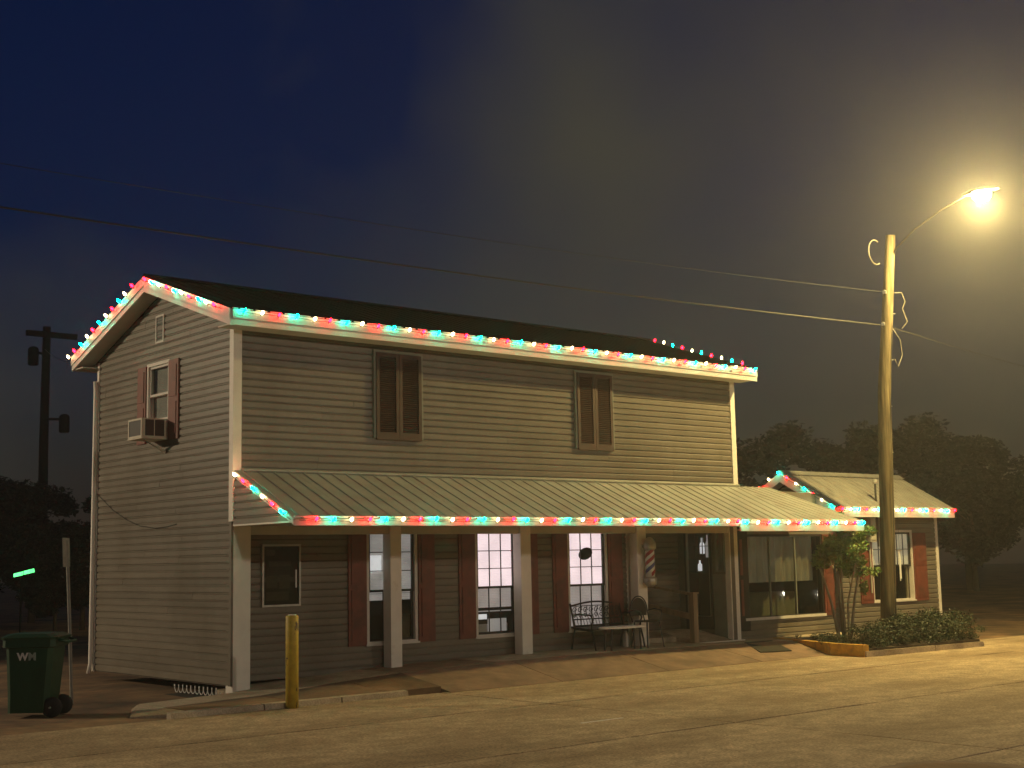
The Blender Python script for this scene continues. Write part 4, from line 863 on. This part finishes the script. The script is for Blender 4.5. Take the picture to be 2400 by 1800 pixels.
# ------------------------------------------------------------------ planting
plant = tag(MB().prism([(x, y, -.17) for x, y in ((11.15, -.10), (10.42, -1.85), (10.35, -2.62), (13.6, -2.79), (14.7, -1.6), (14.7, .30), (13.6, .30), (13.5, .05))], [(x, y, -.02) for x, y in ((11.15, -.10), (10.42, -1.85), (10.35, -2.62), (13.6, -2.79), (14.7, -1.6), (14.7, .30), (13.6, .30), (13.5, .05))]).build('planting_bed', 'mulch'), kind='structure')
def beam(a, b, w, z0, z1, m, nm='edging_block'):
    a, b = Vector(a+(0,)), Vector(b+(0,)); d = (b-a).normalized(); n = Vector((d.y, -d.x, 0))*w
    P = [a-d*0, b, b+n, a+n]; return MB().prism([(p.x, p.y, z0) for p in P], [(p.x, p.y, z1) for p in P]).build(nm, m, plant)
beam((11.16, -.02), (10.385, -1.86), -.13, -.17, .055, 'curbyellow'); beam((10.375, -1.89), (10.30, -2.62), -.13, -.17, .05, 'curbyellow'); beam((10.33, -2.66), (12.2, -2.76), -.12, -.17, -.055, 'concrete'); beam((12.22, -2.76), (13.65, -2.83), -.12, -.17, -.06, 'concrete'); beam((13.67, -2.83), (14.8, -1.6), -.12, -.17, -.08, 'concrete')
beam((11.2, 0.03), (13.45, .03), .10, -.15, .03, 'concrete')
def leafmesh(name, m, clumps, n, size, seed, droop=0):
    rr = random.Random(seed); mb = MB()
    for k in range(n):
        c = clumps[rr.randrange(len(clumps))]; d = Vector((rr.gauss(0, 1), rr.gauss(0, 1), rr.gauss(0, 1))); d.normalize(); q = rr.random()**.45
        p = Vector(c[0:3])+Vector((d.x*c[3]*q, d.y*c[3]*q, d.z*c[4]*q))
        s = size*rr.uniform(.6, 1.3); a = Vector((rr.gauss(0, 1), rr.gauss(0, 1), rr.gauss(0, .6)-droop)).normalized(); b = a.orthogonal().normalized(); b.rotate(Matrix.Rotation(rr.random()*6.28, 3, a))
        i = len(mb.v); mb.v += [tuple(p-a*s), tuple(p+b*s*.42), tuple(p+a*s), tuple(p-b*s*.42)]; mb.f.append((i, i+1, i+2, i+3))
    return mb.mesh(name, m, norm=False)
def addmesh(name, me, parent, loc=(0, 0, 0), sc=None, rz=0):
    o = bpy.data.objects.new(name, me); COL.objects.link(o); o.parent = parent; o.location = loc
    if sc: o.scale = sc
    o.rotation_euler.z = rz; return o
# crape myrtle
TB = (11.85, -1.15, 0)
t = thing('small_tree', TB, 'small multi-stemmed leafy tree in the planting bed beside the shop window', 'tree')
stems = [((-.42, .25, 1.45), .034), ((-.15, -.1, 1.6), .03), ((.10, .15, 1.55), .028), ((.34, -.2, 1.5), .03), ((.18, .35, 1.35), .024), ((-.05, -.35, 1.4), .024)]
rr = random.Random(3)
for (tp, r) in stems:
    b0 = Vector((TB[0]+tp[0]*.22, TB[1]+tp[1]*.22, -.03)); e = Vector((TB[0]+tp[0]*.95, TB[1]+tp[1]*.95, tp[2])); mid = b0.lerp(e, .5)+Vector((rr.uniform(-.05, .05), rr.uniform(-.05, .05), 0))-Vector((tp[0]*.12, tp[1]*.12, 0))
    MB().tube([b0, b0.lerp(mid, .5), mid, mid.lerp(e, .5), e], r, 7, r*.5).build('trunk', 'bark', t, True)
    for q in range(3):
        s0 = mid.lerp(e, .35+.25*q); MB().tube([s0, s0+Vector((rr.uniform(-.2, .2), rr.uniform(-.2, .2), rr.uniform(.15, .35)))], .010, 5, .004).build('limb', 'bark', t)
cl = [(max(-.4, min(.34, rr.gauss(-.03, .2))), max(-.4, min(.4, rr.gauss(0, .2))), 1.60+max(-.36, min(.5, rr.gauss(0, .24))), rr.uniform(.10, .17), rr.uniform(.09, .15)) for _ in range(44)]
cl += [(.33, -.15, 1.25, .12, .16), (.36, -.2, .95, .08, .16), (-.4, .2, 1.5, .12, .12), (.1, 0, 2.1, .1, .12), (-.1, -.1, 2.0, .12, .12), (.05, .05, 2.25, .08, .1)]
cl = [c_ for c_ in cl if c_[2] > .8]
addmesh('crown', leafmesh('crown', 'leaf', cl, 7500, .044, 11), t)
# shrubs
shm = [leafmesh('foliage', 'shrubleaf', [(random.gauss(0, .26), random.gauss(0, .26), .20+abs(random.gauss(0, .10)), .14, .13) for _ in range(20)]+[(.34*math.cos(a_), .34*math.sin(a_), .08, .13, .10) for a_ in [k*.52 for k in range(12)]], 3000, .026, 20+i) for i in range(3)]
spots = [(10.75, -1.75, .55, .45, 'low dark shrub just behind the yellow edging blocks'), (10.85, -2.35, .75, .75, 'leafy dark shrub at the front corner of the planting bed'), (11.55, -2.25, .95, .85, 'dark shrub in front of the small tree stems'),
         (12.0, -1.75, .75, .7, 'shrub at the foot of the small tree'), (12.35, -2.35, 1.0, .95, 'rounded shrub left of the utility pole foot'), (12.9, -1.7, 1.0, 1.0, 'shrub against the foot of the utility pole'), (13.1, -2.3, 1.05, 1.05, 'rounded shrub right before the utility pole'),
         (13.5, -1.9, 1.0, 1.1, 'tall dense shrub right of the utility pole'), (13.6, -2.4, .75, .55, 'dense shrub near the right end of the planting bed'), (14.25, -1.55, .8, .8, 'low shrub below the white corner board of the wing'), (11.35, -1.05, .6, .4, 'low shrub beside the shop wall siding'), (14.1, -.9, .9, .85, 'shrub below the right shutter of the wing')]
for i, (x, y, s, h, lab) in enumerate(spots):
    t = thing('shrub', (x, y, -.02), lab, 'shrub', 'shrubs in the planting bed'); addmesh('foliage', shm[i % 3], t, sc=(s, s, h), rz=i*1.7)
    MB().tube([(x, y, -.03), (x+.02, y, .1*h), (x+.05, y+.03, .2*h)], .012, 5).build('stem', 'bark_dark', t)
# background trees
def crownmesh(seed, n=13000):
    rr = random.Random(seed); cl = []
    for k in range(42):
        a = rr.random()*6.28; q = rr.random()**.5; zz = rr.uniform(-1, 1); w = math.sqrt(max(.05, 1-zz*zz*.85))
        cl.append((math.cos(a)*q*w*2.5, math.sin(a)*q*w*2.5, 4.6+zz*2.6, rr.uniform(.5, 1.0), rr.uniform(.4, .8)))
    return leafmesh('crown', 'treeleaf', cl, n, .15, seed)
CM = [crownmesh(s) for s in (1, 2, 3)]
def trunkmesh():
    m = MB(); m.tube([(0, 0, -.2), (.05, 0, 1.5), (0, .08, 3.2), (.1, 0, 5.0)], .20, 8, .07)
    rr = random.Random(5)
    for k in range(7): z = 2+.4*k; a = rr.random()*6.28; m.tube([(0, 0, z), (math.cos(a)*.8, math.sin(a)*.8, z+.7), (math.cos(a)*1.6, math.sin(a)*1.6, z+1.2)], .07, 5, .02)
    return m.mesh('trunk', 'bark_dark', smooth=True)
TM = trunkmesh()
trees = [(6.2, 26.5, .62, 'leftmost bushy tree silhouette below the distant utility pole'), (4.2, 25.5, .46, 'low dark tree at the left edge behind the cart'), (8.4, 29, .60, 'dark tree just left of the gable wall'), (10.0, 24.5, .62, 'dark tree half hidden by the left edge of the gable wall'), (5.4, 19.5, .30, 'low dark bush tree behind the street sign'), (7.2, 22, .40, 'rounded dark tree behind the thin street sign'),
         (37, 27, 1.12, 'tall hazy tree rising just right of the upper storey'), (41, 23.5, 1.02, 'hazy tree behind the small gable of the wing'), (44, 21, .98, 'hazy tree directly behind the utility pole'), (47, 17.5, .95, 'hazy tree right of the utility pole'), (52, 14.5, 1.0, 'hazy tree beyond the right end of the wing'), (55, 9.5, 1.05, 'tree at the right edge of the picture in the haze'), (33, 30, 1.0, 'hazy tree mostly hidden behind the upper storey'), (49, 21.5, 1.1, 'taller hazy tree further back right of the pole'), (60, 14, 1.15, 'farthest hazy tree at the right'), (45, 16, .72, 'low dark scrub tree between the trunks behind the wing corner'), (49, 12.5, .75, 'low dark scrub tree right of the wing near the lit ground'), (53, 8.5, .72, 'low dark scrub tree at the right edge below the tall trees')]
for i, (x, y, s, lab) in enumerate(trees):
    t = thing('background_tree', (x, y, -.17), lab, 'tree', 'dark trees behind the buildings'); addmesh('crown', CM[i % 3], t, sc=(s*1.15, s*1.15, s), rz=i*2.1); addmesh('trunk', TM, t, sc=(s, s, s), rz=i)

# ------------------------------------------------------------------ haze
hz = bpy.data.materials.new('haze'); hz.use_nodes = True; n_ = hz.node_tree.nodes; n_.remove(n_['Principled BSDF'])
pv = n_.new('ShaderNodeVolumePrincipled'); pv.inputs['Color'].default_value = (.86, .87, .88, 1); pv.inputs['Density'].default_value = HAZE_D; pv.inputs['Anisotropy'].default_value = .79
hz.node_tree.links.new(pv.outputs[0], n_['Material Output'].inputs['Volume']); MATS['haze'] = hz
tag(MB().box(-165, 165, -165, 165, -1.3, 12.5).build('haze', 'haze'), 'pale night haze filling the air around the lamp', None, None, 'stuff')
